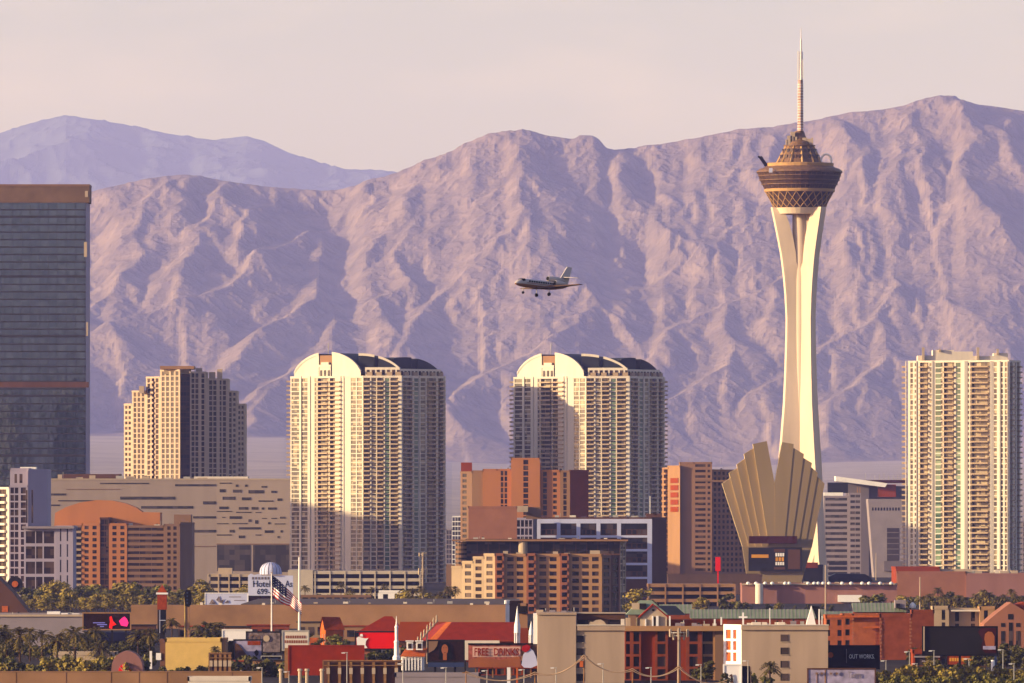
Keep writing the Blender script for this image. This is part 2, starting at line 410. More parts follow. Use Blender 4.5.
def build_far():
    R = [(-300, 150), (0, 133), (30, 123), (65, 115), (100, 120), (135, 126), (165, 133), (200, 138), (215, 140), (245, 136), (262, 140), (290, 153), (320, 162), (345, 169), (385, 170), (450, 185), (700, 230), (1300, 240)]
    px = np.arange(-300, 700, 2.0); Yv = np.arange(36000, 42600, 26.0)
    P, Yg = np.meshgrid(px, Yv); Xg = (P-512)/F*Yg
    tgt = interp(R, px); zt = CH-(tgt-HZ)/F*41500
    t = np.clip((Yg-36000)/5500, 0, 1)
    H = 400+(zt[None]-400)*(t**1.1)
    H = H+(ridged(Xg, Yg, 11, 6, 1/1300.)-.95)*130*np.sin(np.clip(t, 0, 1)*pi*.93)
    H = H+(ridged(Xg, Yg, 15, 4, 1/260.)-.95)*14
    H = np.where(Yg > 41500, H-(Yg-41500)*.9, H)
    row = HZ-(H-CH)/Yg*F; ratio = (HZ-tgt)/(HZ-row.min(0)); ratio = np.convolve(np.pad(ratio, 3, mode='edge'), np.ones(7)/7, 'valid')
    H = CH+(H-CH)*ratio[None]
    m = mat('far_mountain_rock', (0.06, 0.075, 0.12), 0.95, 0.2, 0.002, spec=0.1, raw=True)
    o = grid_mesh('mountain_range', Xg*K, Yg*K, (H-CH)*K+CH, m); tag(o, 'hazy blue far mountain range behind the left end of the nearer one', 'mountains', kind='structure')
def build_ground():
    px = np.concatenate([np.linspace(-4000, -300, 12), np.linspace(-260, 1280, 120), np.linspace(1300, 5000, 12)])
    Yv = np.concatenate([np.linspace(-600, 8500, 14), np.linspace(8600, Y0*K-200, 160), np.linspace(Y0*K, Y0*K+2500, 14), np.linspace(Y0*K+3500, 79000, 14)])
    P, Yg = np.meshgrid(px, Yv); Xg = (P-512)/F*np.maximum(Yg, 6000)
    Z = np.where(Yg < 8500, 0, fan_z(P, np.minimum(Yg, Y0*K)))
    Z = Z+np.where((Yg > 9500) & (Yg < Y0*K-200), vnoise(Xg/500, Yg/700, 4)*6, 0)
    Z = np.where(Yg > Y0*K+1300, Z-90, Z)
    # desert floor: dry soil, scrub and the far suburbs
    m = bpy.data.materials.new('desert_ground'); m.use_nodes = True; nt = m.node_tree; b = nt.nodes['Principled BSDF']; b.inputs['Roughness'].default_value = .95
    geo = nt.nodes.new('ShaderNodeNewGeometry'); n1 = nt.nodes.new('ShaderNodeTexNoise'); n1.inputs['Scale'].default_value = .004; n1.inputs['Detail'].default_value = 12; n1.inputs['Roughness'].default_value = .7
    nt.links.new(geo.outputs[0], n1.inputs[0]); rp = nt.nodes.new('ShaderNodeValToRGB'); nt.links.new(n1.outputs[0], rp.inputs[0])
    rp.color_ramp.elements[0].position = .35; rp.color_ramp.elements[1].position = .65
    rp.color_ramp.elements[0].color = (.16, .12, .09, 1); rp.color_ramp.elements[1].color = (.33, .25, .19, 1)
    nt.links.new(rp.outputs[0], b.inputs[0])
    o = grid_mesh('ground', Xg, Yg, Z, m); tag(o, kind='structure')
build_ground(); build_mountains(); build_far()
cg = bpy.data.meshes.new('streets'); cg.from_pydata([(-1500, 1500, .06), (1500, 1500, .06), (1500, 8300, .06), (-1500, 8300, .06)], [], [(0, 1, 2, 3)])
cg.materials.append(mat('asphalt', (.10, .08, .07), .9, .2, .03)); co_ = bpy.data.objects.new('street_paving', cg); COL.objects.link(co_); tag(co_, kind='structure')
# ---------------------------------------------------------------- the air
hz = MB().box(-26000, 26000, -700, 80000, -110, 3700).build('haze', bpy.data.materials.new('haze')); tag(hz, 'thin lavender evening haze over the valley', 'haze', kind='stuff')
hm = hz.data.materials[0]; hm.use_nodes = True; nt = hm.node_tree; nt.nodes.remove(nt.nodes['Principled BSDF'])
pv = nt.nodes.new('ShaderNodeVolumePrincipled'); nt.links.new(pv.outputs[0], nt.nodes['Material Output'].inputs['Volume'])
pv.inputs['Density'].default_value = 1.68e-5; pv.inputs['Color'].default_value = (0.34, 0.38, 1.0, 1); pv.inputs['Absorption Color'].default_value = (1, 1, 1, 1); pv.inputs['Anisotropy'].default_value = 0.0
# ---------------------------------------------------------------- palette
M = {}
def mk(k, *a, **kw): M[k] = mat(k, *a, **kw)
mk('roof', (.20, .16, .14), scale=.2); mk('dark_roof', (.08, .07, .07)); mk('slate', (.055, .06, .075), rough=.55)
mk('white_wall', (.74, .68, .60), var=.05, streak=True, scale=.4); mk('cream_wall', (.56, .47, .37), var=.06, streak=True, scale=.4)
mk('balcony_white', (.60, .48, .36), var=.05); mk('balcony_tan', (.50, .40, .30), var=.06)
mk('beige_wall', (.40, .31, .22), var=.08, streak=True); mk('tan_wall', (.43, .28, .17), var=.08, streak=True)
mk('dim_tan_wall', (.34, .23, .16), var=.08, streak=True); mk('brown_wall', (.20, .115, .08), var=.1, streak=True)
mk('orange_wall', (.56, .29, .14), var=.06, streak=True); mk('brick_wall', (.34, .12, .06), var=.12, scale=.6); mk('orange_brick', (.46, .19, .09), var=.12, scale=.6)
mk('red_wall', (.36, .10, .025), var=.08); mk('pink_wall', (.42, .23, .16), var=.08); mk('pink_stone', (.42, .25, .22), var=.08, streak=True)
mk('lavender_wall', (.46, .42, .50), var=.05, streak=True); mk('grey_wall', (.26, .23, .25), var=.06, streak=True); mk('pale_grey_wall', (.38, .34, .36), var=.06)
mk('concrete', (.42, .35, .29), var=.1); mk('pale_concrete', (.6, .54, .46), var=.08); mk('tower_concrete', (.70, .56, .42), raw=True, var=.08, streak=True, scale=.1)
mk('bronze', (.30, .20, .13), rough=.45, var=.2, scale=.6); mk('dark_bronze', (.14, .09, .06), rough=.5, var=.2, scale=.6); mk('gold', (.55, .38, .2), rough=.4, var=.1)
mk('fan_gold', (.37, .295, .19), rough=.55, var=.08, scale=.08, streak=True); mk('fan_sunlit_edge', (.85, .70, .45), rough=.5)  # blade edge colour brightened to stand for sun on the blade sides
mk('steel', (.5, .48, .45), rough=.45, var=.05); mk('white_metal', (.85, .83, .8), rough=.4, var=.03); mk('black', (.02, .02, .02), rough=.7); mk('dark_metal', (.05, .045, .045), rough=.5)
mk('red_paint', (.8, .03, .0), rough=.4, var=.05); mk('dark_red', (.36, .065, .004), rough=.6, var=.1, scale=.5); mk('red_tile', (.42, .11, .02), rough=.75, var=.15, scale=1.2)
mk('orange_tile', (.60, .21, .06), rough=.75, var=.15, scale=1.2); mk('green_metal', (.33, .38, .28), rough=.5, var=.1, scale=.4)
mk('yellow_wall', (.74, .56, .24), var=.05, scale=.5); mk('white', (.86, .84, .82), var=.03); mk('blue_white', (.62, .64, .8), var=.05)
mk('navy', (.03, .035, .10)); mk('flag_red', (.5, .03, .03)); mk('brown_art', (.07, .03, .02), rough=.5, var=.3, scale=1.5); mk('skin_art', (.45, .2, .1), rough=.5)
mk('timber', (.40, .25, .13), var=.15, scale=1); mk('wire', (.55, .42, .3), rough=.5); mk('louvre', (.12, .1, .11)); mk('maroon', (.11, .025, .025))
mk('grey_art', (.36, .30, .30), var=.4, scale=.9); mk('rosy_art', (.5, .2, .15), var=.35, scale=.8); mk('lilac_art', (.5, .46, .6), var=.25, scale=.5); mk('blue_art', (.08, .11, .22)); mk('yellow_sign', (.75, .42, .08))
M['screen_blue'] = mat('screen_blue', (.3, .3, .7), emis=.15, var=.02); M['screen_pink'] = mat('screen_pink', (.95, .08, .35), emis=.3, var=.02); M['screen_red'] = mat('screen_red', (.9, .05, .03), emis=.15, var=.02)
G = {}
G['dark'] = glass_mat('dark_glass', (.012, .01, .01), (.09, .06, .05), rough=.3, spec=.18)
G['tower'] = glass_mat('condo_glass', (.07, .05, .035), (.42, .33, .21), rough=.2, cell=(2.5, 2.5, 2.9))
G['green'] = glass_mat('green_glass', (.05, .09, .06), (.2, .27, .18), rough=.1, cell=(40, 40, 3.0))
G['brown'] = glass_mat('brown_glass', (.022, .012, .01), (.10, .06, .04), rough=.25, spec=.2)
G['slot'] = glass_mat('slot_glass', (.03, .025, .025), (.09, .07, .065))
def mirror_glass():
    m = bpy.data.materials.new('mirror_glass'); m.use_nodes = True; nt = m.node_tree; b = nt.nodes['Principled BSDF']
    b.inputs['Metallic'].default_value = .85; b.inputs['Roughness'].default_value = .05
    geo = nt.nodes.new('ShaderNodeNewGeometry'); sn = nt.nodes.new('ShaderNodeVectorMath'); sn.operation = 'SNAP'; sn.inputs[1].default_value = (1.6, 50, 3.9)
    nt.links.new(geo.outputs[0], sn.inputs[0]); w = nt.nodes.new('ShaderNodeTexWhiteNoise'); nt.links.new(sn.outputs[0], w.inputs[0])
    rp = nt.nodes.new('ShaderNodeValToRGB'); nt.links.new(w.outputs[0], rp.inputs[0])
    rp.color_ramp.elements[0].color = (.07, .10, .16, 1); rp.color_ramp.elements[1].color = (.12, .16, .24, 1); nt.links.new(rp.outputs[0], b.inputs[0])
    nz = nt.nodes.new('ShaderNodeTexNoise'); nz.inputs['Scale'].default_value = .12; nt.links.new(geo.outputs[0], nz.inputs[0])
    bp = nt.nodes.new('ShaderNodeBump'); bp.inputs['Strength'].default_value = .25; bp.inputs['Distance'].default_value = .25; nt.links.new(nz.outputs[0], bp.inputs['Height']); nt.links.new(bp.outputs[0], b.inputs['Normal'])
    return m
G['mirror'] = mirror_glass()

def flat(root, name, rects, Y, m, thick=.2, proud=.1):
    """rectangular pieces (px0, px1, py0, py1) standing on a wall that faces the camera at distance Y; each one a part"""
    g = root['_org']; out = []
    me = unit_box(m)
    for (a, b, c, d) in rects:
        o = bpy.data.objects.new(name, me); COL.objects.link(o); o.parent = root
        x0, x1, z1, z0 = PX(a, Y), PX(b, Y), PZ(c, Y), PZ(d, Y)
        o.location = ((x0+x1)/2-g[0], Y-proud-g[1], z0-g[2]); o.scale = (x1-x0, thick, z1-z0); out.append(o)
    return out
def boxpx(mb, a, b, c, d, Y, depth, m=0):
    return mb.box(PX(a, Y), PX(b, Y), Y, Y+depth, PZ(d, Y), PZ(c, Y), m)
def polypx(mb, pts, Y, depth, m=0, me=None):
    return mb.slab([(PX(a, Y), PZ(b, Y)) for a, b in pts][::1], Y, Y+depth, m, me)
def text(root, name, s, px0, px1, py0, py1, Y, m, ext=.05):
    cu = bpy.data.curves.new('t', 'FONT'); cu.body = s; cu.extrude = .02; cu.offset = .018 if 'DRINKS' in s or s == 'FREE' else 0; cu.resolution_u = 2
    to = bpy.data.objects.new('t', cu); COL.objects.link(to); dg = bpy.context.evaluated_depsgraph_get(); dg.update()
    me = bpy.data.meshes.new_from_object(to.evaluated_get(dg)); bpy.data.objects.remove(to)
    co = np.empty(len(me.vertices)*3, np.float32); me.vertices.foreach_get('co', co); co = co.reshape(-1, 3)
    mn, mx = co.min(0), co.max(0); x0, x1, z1, z0 = PX(px0, Y), PX(px1, Y), PZ(py0, Y), PZ(py1, Y)
    n = np.empty_like(co); n[:, 0] = x0+(co[:, 0]-mn[0])/(mx[0]-mn[0])*(x1-x0); n[:, 2] = z0+(co[:, 1]-mn[1])/(mx[1]-mn[1])*(z1-z0); n[:, 1] = Y-(co[:, 2]-mn[2])/(mx[2]-mn[2]+1e-9)*ext
    me.vertices.foreach_set('co', n.ravel()); me.materials.clear(); me.materials.append(m); me.update()
    return link(name, me, root)
def floors(z1, z0, fh): return max(1, round((z1-z0)/fh))
def multi(name, label, cat, blocks, wall, glass, fh=3.1, group=None, depth=45, **kw):
    """one building made of adjoining blocks: (px0, Y0, px1, Y1, top_py, bays, wall_material, extra)"""
    cx = PX((blocks[0][0]+blocks[-1][2])/2, blocks[0][1]); r = thing(name, label, cat, (cx, blocks[0][1], 0), group)
    for bl in blocks:
        a, Ya, b, Yb, tp, bays, wm = bl[:7]; ex = dict(bl[7]) if len(bl) > 7 else {}
        Ym = (Ya+Yb)/2; z1 = PZ(tp, Ym); dp = ex.pop('depth', depth); gl = ex.pop('glass', glass); f = ex.pop('fh', fh); rm = ex.pop('roofm', None)
        bm_ = ex.pop('balm', None); base = ex.pop('base', 0.0); side = ex.pop('side', None)
        p0 = (PX(a, Ya), Ya); p1 = (PX(b, Yb), Yb)
        poly = [p0, p1, (p1[0], max(Ya, Yb)+dp), (p0[0], max(Ya, Yb)+dp)]
        kk = dict(kw); kk.update(ex)
        if bm_: kk['balm'] = bm_
        fcs = {0: bays} if bays else {}
        if side: fcs[1] = side
        building(name, None, None, poly, z1, fcs, floors(z1, base, f), wm or wall, gl, base=base, root=r, conv=False, roofm=rm, **kk)
    return r

# ================================================================ the dark glass tower at the left
Y = 5950
r = building('glass_tower', 'dark blue mirror glass tower with a tan crown at the left edge', 'tower', [(-150, Y), (86, Y), (90, Y+22), (90, Y+60), (-150, Y+60)], PZ(187, Y),
             {0: '1.', 1: '1.'}, 48, M['lavender_wall'], G['mirror'])
pg = MB().box(PX(-150, Y), PX(85.6, Y), Y-.5, Y-.1, 6, PZ(203, Y)); pg.build('curtain_wall', G['mirror'], r)
mk('crown_brown', (.27, .19, .13)); mb = MB()
for i in range(50):
    z = 6+i*(PZ(203, Y)-6)/50; mb.box(PX(-150, Y), PX(85.7, Y), Y-.75, Y-.5, z, z+(.9 if i % 8 else 1.5))
for x in range(-150, 86, 9): mb.box(PX(x, Y), PX(x, Y)+.16, Y-.66, Y-.5, 6, PZ(203, Y))
mk('spandrel', (.09, .085, .10), rough=.4); mb.build('spandrels', M['spandrel'], r)
boxpx(MB(), -150, 89.4, 185, 202.6, Y-1.3, 30).build('crown_band', M['crown_brown'], r); boxpx(MB(), -150, 89.6, 184.2, 186.4, Y-1.8, 31).build('crown_edge', M['dim_tan_wall'], r)
boxpx(MB(), -150, 88.6, 382, 387.5, Y-1.1, 3).build('belt', M['brown_wall'], r)
flat(r, 'opening', [(85, 88, 191, 197), (84, 87, 242, 257), (86.3, 88, 322, 336)], Y-1.4, M['cream_wall'], .3, .1)

# ================================================================ stepped beige condominium tower
Y = 5700
B = 'beige_wall'
wl = '1. 1w .8. 1w 1.'; gl3 = '.3. 1W .3. 1W .3.'
mk('stepped_wall', (.58, .48, .39), var=.06, streak=True, scale=.3)
sw = M['stepped_wall']
bl = [(124, Y+36, 132, Y+30, 405, '.5. 1w .5. 1w .5.', sw), (132, Y+28, 146, Y+20, 392, '.6. 1W .5. 1W .5. 1W .6.', sw),
      (146, Y+18, 160, Y+9, 378, '.5. 1W .4. 1b .4. 1W .5.', sw), (160, Y+7, 180, Y-3, 371, '.6. 1W .5. 1W .6. 1W .6. 1W .5.', sw),
      (180, Y+6, 190, Y+6, 376, '.2. 1W .1. 1W .1. 1W .2.', M['brown_wall']), (190, Y-2, 206, Y+3, 373, '.5. 1W .3. 1W 1. 1W .5.', sw),
      (206, Y+5, 228, Y+14, 380, '1. 1W .3. 1W 1. .6W .4. 1W .6.', sw), (228, Y+16, 237, Y+22, 392, '.5. 1W .6. 1w .5.', sw), (237, Y+24, 245, Y+30, 405, '.6. 1w .5. 1w .6.', sw)]
r = multi('condo_tower', 'beige stepped condominium tower behind the long slotted building', 'tower', bl, sw, G['brown'], 3.15, depth=40)
boxpx(MB(), 160, 194, 366, 369, Y-2, 30).build('roof_canopy', M['tan_wall'], r); boxpx(MB(), 164, 190, 369, 374, Y+3, 20).build('penthouse', M['cream_wall'], r)
flat(r, 'roof_box', [(196, 202, 368, 374), (209, 215, 372, 381), (217, 222, 369, 381), (139, 144, 386, 393)], Y+12, sw, 8, 0)

# ================================================================ the arched-roof condominium pair
def arch(root, p0, p1, zb, H, spans, depth, mf, mt, edge=None, name='roof_vault'):
    dx, dy = p1[0]-p0[0], p1[1]-p0[1]; L = math.hypot(dx, dy); dx /= L; dy /= L; nx, ny = dy, -dx
    for (u0, u1, c0, c1) in spans:
        mb = MB(); N = 10; pr = [(u0, 0)]
        for i in range(N+1):
            u = u0+(u1-u0)*i/N; t = (u-c0)/(c1-c0)*2-1; pr.append((u, H*(max(0, 1-t*t)**.6)))
        pr.append((u1, 0))
        def P(u, h, d): return (p0[0]+dx*u*L-nx*d, p0[1]+dy*u*L-ny*d, zb+h)
        mb.poly([P(u, h, 0) for u, h in pr][::-1], 0); mb.poly([P(u, h, depth) for u, h in pr], 0)
        for a, b in zip(pr[:-1], pr[1:]): mb.quad(P(a[0], a[1], 0), P(a[0], a[1], depth), P(b[0], b[1], depth), P(b[0], b[1], 0), 1)
        if edge:
            for a, b in zip(pr[1:-1], pr[2:-1]):
                mb.quad(P(a[0], a[1]-.9, -.35), P(b[0], b[1]-.9, -.35), P(b[0], b[1]+.7, -.35), P(a[0], a[1]+.7, -.35), 2); mb.quad(P(a[0], a[1]+.7, -.35), P(b[0], b[1]+.7, -.35), P(b[0], b[1]+.7, 1.0), P(a[0], a[1]+.7, 1.0), 2)
        mb.build(name, [mf, mt, edge or mf], root)
def condo(label, px, Y, top, s=1.0, dim=1.0):
    """curved-roof residential tower: px = [left, end of sunny face, end of middle face, right]"""
    P = [(px[0], Y+34), (px[1], Y), (px[2], Y-4), (px[3], Y+26), (px[3]-3, Y+70), (px[0]+6, Y+80)]
    z1 = PZ(top, Y); nf = floors(z1, 0, 2.95)
    r = building('condo_tower', label, 'tower', P, z1, {
        0: '1. 8W 1. 7W 1. 6. 2W 1. 11b 1. 11b 1. 9. 5W 1. 5W 1.',
        1: '.12. 2b .4. 1.4W .3. 2b .4. 1.3g .3. 2.4b .8.',
        2: '.5. 2.2b .4. 1.0g .5. 1.2W .3. 2.2b .5. 1.2b .4.'}, nf, M['white_wall'], G['tower'], balm=M['balcony_white'], stripm=G['green'], group='twin curved-roof condominium towers', parapet=1.2, par=.75, bd=1.9)
    pts = [(PX(a, b), b) for a, b in P]
    H = 27*Y/F*.92
    zb = z1+.2
    def up(p, q, u): return (p[0]+(q[0]-p[0])*u, p[1]+(q[1]-p[1])*u)
    # attic storey below the vaults
    att = MB(); a0 = [(p[0]*.985+pts[4][0]*.015, p[1]+2) for p in pts[:4]]
    arch(r, (pts[0][0]+2.5, pts[0][1]+1), (pts[1][0]-1.5, pts[1][1]+1), zb, H, [(0.0, .37, -.02, 1.02), (.57, 1, -.02, 1.02)], 26, M['white_wall'], M['slate'], M['white_wall'])
    for k, hh in ((1, .40), (2, .34)):
        A, Bp = pts[k], pts[k+1]; rk = math.atan2(Bp[1]-A[1], Bp[0]-A[0]); Lk = math.hypot(Bp[1]-A[1], Bp[0]-A[0])
        w_ = MB().box(1.0, Lk-1.5, 2.2, 6.0, 0, H*hh, 0, rk, (*A, zb)).build('attic_wall', M['white_wall'], r)
        for q in range(int(Lk/3.4)): MB().box(2.0+q*3.4, 4.0+q*3.4, 2.0, 2.3, H*hh*.25, H*hh*.75, 0, rk, (*A, zb)).build('attic_window', G['brown'], r)
    arch(r, (pts[1][0]-3, pts[1][1]+7), (pts[2][0]+1, pts[2][1]+6), zb, H*.93, [(0, .36, -1.0, 1.03), (.45, 1, -1.0, 1.03)], 20, M['slate'], M['slate'], M['white_wall'])
    arch(r, (pts[2][0]-5, pts[2][1]+10), (pts[3][0]-3, pts[3][1]+7), zb, H*.82, [(0, .38, -.5, 1.03), (.5, 1, -.5, 1.03)], 18, M['slate'], M['slate'])
    # centre gable, penthouse windows under the arch
    c = up(pts[0], pts[1], .47); rot = math.atan2(pts[1][1]-pts[0][1], pts[1][0]-pts[0][0])
    g = MB(); g.box(-6.5, 6.5, 2, 14, 0, H*.9, 0, rot, (*c, zb)); g.build('core_wall', M['tan_wall'], r)
    g = MB(); g.box(-4.6, 4.6, .6, 4, 0, H*.42, 0, rot, (*c, zb))
    for sx in (-1, 1):
        g.box(-4.9 if sx < 0 else 0, 0 if sx < 0 else 4.9, .3, 4.2, H*.42, H*.52, 0, rot, (*c, zb))
    g.box(-3.1, 3.1, .3, 4.1, H*.52, H*.62, 0, rot, (*c, zb))
    g.build('dormer', M['white_wall'], r)
    g = MB(); [g.box(x, x+1.6, .35, .7, .8, H*.3, 0, rot, (*c, zb)) for x in (-3.9, -.8, 2.3)]; g.build('dormer_window', G['brown'], r)
    g = MB(); [g.box(x, x+3.6, .2, 2.5, 0, 3.4, 0, math.atan2(pts[k+1][1]-pts[k][1], pts[k+1][0]-pts[k][0]), (*up(pts[k], pts[k+1], u), zb)) for k, x, u in ((1, 0, .1), (1, 0, .35), (1, 0, .62), (1, 0, .85), (2, 0, .1), (2, 0, .3), (2, 0, .5), (2, 0, .7), (2, 0, .88))]
    g.build('roof_terrace_wall', M['balcony_tan'], r)
    # side balconies seen in profile
    rects = []
    for i in range(nf):
        rects.append((pts[0][0]-1.2, pts[0][1]+2.2, i*2.95+.2, 3.0, 1.1, 0, 1.4))
        if px[0] > 400: rects.append((pts[3][0]+1.0, pts[3][1]+2.2, i*2.95+.2, 3.0, 1.1, 0, 1.4))
    repeat(r, 'corner_balcony', rects, M['balcony_white'], 2.4)
    # piers
    g = MB()
    for k, u, w in ((0, .14, 1.6), (0, .27, .8), (0, .66, 4.6), (0, .735, .7), (1, .985, 1.8), (2, .99, 1.2), (2, .42, .9)):
        rk = math.atan2(pts[k+1][1]-pts[k][1], pts[k+1][0]-pts[k][0])
        g.box(-w/2, w/2, -.55, .1, 0, z1+1.3, 0, rk, (*up(pts[k], pts[k+1], u), 0))
    g.build('pier', M['white_wall'], r)
    MB().tube((pts[0][0]+25, pts[0][1]-5+10, zb+H*.5), (pts[0][0]+25, pts[0][1]+5, zb+H+7), .25).build('mast', M['steel'], r)
    return r
condo('taller-looking curved-roof condominium tower, the left one of the pair, half in sun', [290.5, 363, 401, 445], 6200, 377.5)
condo('curved-roof condominium tower behind the orange hotel, the right one of the pair', [513.5, 586, 629, 664], 6226, 378)
# unseen tower added beyond the left edge to shade the left condominium tower
P = [(-900, 5985), (-690, 5985), (-690, 6092), (-900, 6092)]
building('condo_tower', 'unseen pale tower beyond the left edge, added to shade the left curved-roof tower', 'tower', P, 174, {0: ' '.join(['.5. 1W']*12)+' .5.', 1: ' '.join(['.5. 1W']*6)+' .5.'}, 50, M['cream_wall'], G['tower'], conv=False)

for cx_, w_, h_ in ((-322, 12, 138), (-366, 11, 130)):  # unseen towers added for their reflection in the dark glass tower
    P = [(cx_-w_, 5062), (cx_, 5046), (cx_+w_, 5062), (cx_, 5078)]
    building('condo_tower', 'unseen pale tower beyond the left edge, added to be mirrored in the dark glass tower' if cx_ == -322 else 'lower unseen pale tower farther beyond the left edge, added for its reflection', 'tower', P, h_, {2: ' '.join(['.4. 1.2W']*5)+' .4.', 3: ' '.join(['.4. 1.2W']*5)+' .4.'}, 44, M['cream_wall'], G['green'], conv=False)

# ================================================================ the white condominium tower at the right
Y = 5800
P = [(908, Y+32), (935, Y+24), (990, Y+7), (1009, Y+1), (1020.5, Y+26), (1018, Y+60), (912, Y+66)]
nf = 42
r = building('condo_tower', 'bright white slab tower with stacked balconies above the brick podium', 'tower', P, PZ(361.5, Y), {
    0: '.7. .8W .5. .6w .5. .5. 2.6b .3. .7w .6. .4.', 1: '.1. 1.3g .5W .2. 2.6b .3. 1.2g 1.6. .5w .2. .3W 4.2b .3W',
    2: '1.2. .9W .5. .6. .8W .5. .8W .5.', 3: '.5. 1b .4. 1W .5. 1b .5.'}, nf, M['white_wall'], G['tower'], balm=M['balcony_tan'], stripm=G['green'], parapet=1.0, par=.8, bd=2.0)
g = MB()
for u, w in ((906, 1.4), (916.5, 1.2), (932.5, 3), (966, 5.0), (991.5, 4.4), (1000, 1.6), (1007.5, 1.2)): boxpx(g, u-w/3, u+w/3, 361, 583, Y+32-(u-908)*.307-.6, 2.5)
g.build('pier', M['white_wall'], r)
for a, b, c in ((918, 933, 355.5), (933, 954, 350), (954, 973, 351.5), (973, 994, 356), (994, 1008, 353)):
    o = boxpx(MB(), a, b, c, 362, Y+36, 20).build('penthouse', M['white_wall'], r)
flat(r, 'chimney', [(924, 926.5, 346.5, 362), (979, 981.5, 346.5, 362), (999, 1001, 348, 354), (941, 943, 348, 351)], Y+6, M['cream_wall'], 2, -28)
repeat(r, 'corner_balcony', [(PX(908, Y)-.7, Y+35, i*PZ(361.5, Y)/nf+.1, 3.2, 1.1, 0, 1) for i in range(nf)], M['balcony_white'], 2.4)

# ================================================================ the observation tower
Y = 6000; ox = PX(799.5, Y); px_m = F/Y
r = thing('observation_tower', 'tall white three-legged observation tower with a dark round pod and spire', 'tower', (ox, Y, 0))
RR = [(0, 21), (20, 18.6), (50, 16.6), (75, 15.3), (110, 12.2), (145, 10.6), (170, 10.2), (190, 11.2), (210, 13.6), (226, 16.8), (241, 20.0)]
def Rz(z): return float(np.interp(z, [a for a, _ in RR], [b for _, b in RR]))
def leg(az, w0, w1):
    mb = MB(); ca, sa = cos(radians(az)), sin(radians(az)); zs = [0, 10, 20, 35, 50, 75, 95, 115, 135, 155, 170, 185, 196, 201, 206, 212, 222, 230, 236, 241]; rings = []
    for z in zs:
        R = Rz(z); w = float(np.interp(z, [0, 165, 241], [w0, w1, w1*1.05])); ri = float(np.interp(z, [196, 206, 241], [0, 4.5, R-6.5]))
        rings.append([(ox+1.6+ca*rr-sa*t, Y+sa*rr+ca*t, z) for rr, t in ((ri, -w), (R, -w*.62), (R, w*.62), (ri, w))])
    for A, Bq in zip(rings[:-1], rings[1:]):
        for k in range(4): mb.quad(A[k], A[(k+1) % 4], Bq[(k+1) % 4], Bq[k])
    mb.poly(rings[-1]); mb.poly(rings[0][::-1])
    return mb
for az, w in ((192, 5.0), (312, 5.0), (72, 5.0)): leg(az, w*1.15, w*.72).build('leg', M['tower_concrete'], r)
MB().lathe([(4.5, 0), (4.5, 245)], 16, (ox, Y, 0)).build('core', M['tower_concrete'], r, smooth=True)
# base wings
g = MB()
polypx(g, [(816, 550), (820, 548), (826, 576), (826, 583), (812, 583), (812, 562)], Y-14, 8); g.build('buttress', M['tower_concrete'], r)
def zy(py): return PZ(py, Y)
def lat(name, prof, m, parent=r, n=32, mats=None, mf=None): return MB().lathe([(rr/px_m, zy(py)) for rr, py in prof], n, (ox, Y, 0), 0, mf).build(name, mats or m, parent)
lat('collar', [(18, 214.5), (22, 214), (25.5, 208), (24.5, 207)], M['tower_concrete'])
pod = lat('lower_pod', [(24, 209.5), (25.5, 208), (27, 205), (33.5, 192)], M['dark_bronze'])
# diagonal lattice over the lower pod
g = MB(); N = 24
for k in range(N):
    for s in (-1, 1):
        a0 = 2*pi*k/N; a1 = a0+s*2*pi/N*1.5
        r0, r1 = 26.2/px_m, 34.2/px_m
        g.tube((ox+r0*cos(a0), Y+r0*sin(a0), zy(207.6)), (ox+r1*cos(a1), Y+r1*sin(a1), zy(192)), .32, 4)
g.build('lattice', M['gold'], pod)
lat('pod_ring', [(33, 192.5), (35.2, 192), (35.6, 189.8), (35, 189)], M['gold'])
up_ = lat('upper_pod', [(34.6, 190), (37.4, 184.5), (37.9, 184.5), (38.4, 182.5), (39.4, 180.5), (40, 179.8), (41, 175.5), (41.3, 175), (41.8, 172.5)], M['dark_bronze'])
g = MB()
for k in range(48):
    a = 2*pi*k/48; g.tube((ox+34.9/px_m*cos(a), Y+34.9/px_m*sin(a), zy(189.5)), (ox+42/px_m*cos(a), Y+42/px_m*sin(a), zy(173)), .14, 4)
g.build('window_mullions', M['bronze'], up_)
for rr, py in ((37.6, 184.6), (39.6, 180.3), (41.0, 176)): lat('window_sill', [(rr-1, py+.4), (rr+.8, py+.4), (rr+.8, py-.3), (rr-1, py-.3)], M['bronze'], up_)
lat('pod_rim', [(41.6, 173.2), (43.2, 172.6), (42.8, 171), (40, 169), (36, 167.6), (34, 166.5), (33, 164), (24, 163)], M['bronze'])
lat('deck_rail', [(34, 166.5), (34.4, 163.6), (33.8, 163.2)], M['gold'])
cap = lat('upper_cone', [(24, 164), (21.5, 162.5), (17.8, 154), (16, 150), (13.8, 146.3)], M['bronze'])
g = MB()
for k in range(12):
    a = 2*pi*k/12+.1; g.tube((ox+22.6/px_m*cos(a), Y+22.6/px_m*sin(a), zy(163)), (ox+13.6/px_m*cos(a), Y+13.6/px_m*sin(a), zy(146)), .75, 4)
g.build('cone_rib', M['gold'], cap)
for k in range(24):
    a = 2*pi*k/24
    for f in (.25, .6):
        rr = (21.6-(21.6-13.8)*f)/px_m; MB().box(-.9, .9, -.3, .3, 0, 2.4, 0, a+pi/2, (ox+rr*cos(a), Y+rr*sin(a), zy(163-17*f))).build('cone_window', G['brown'], cap)
lat('top_deck', [(13.5, 146.6), (16, 146.2), (16, 145.2), (13, 145), (11.5, 142), (8, 140), (6, 136), (4.4, 131)], M['bronze'])
g = MB()
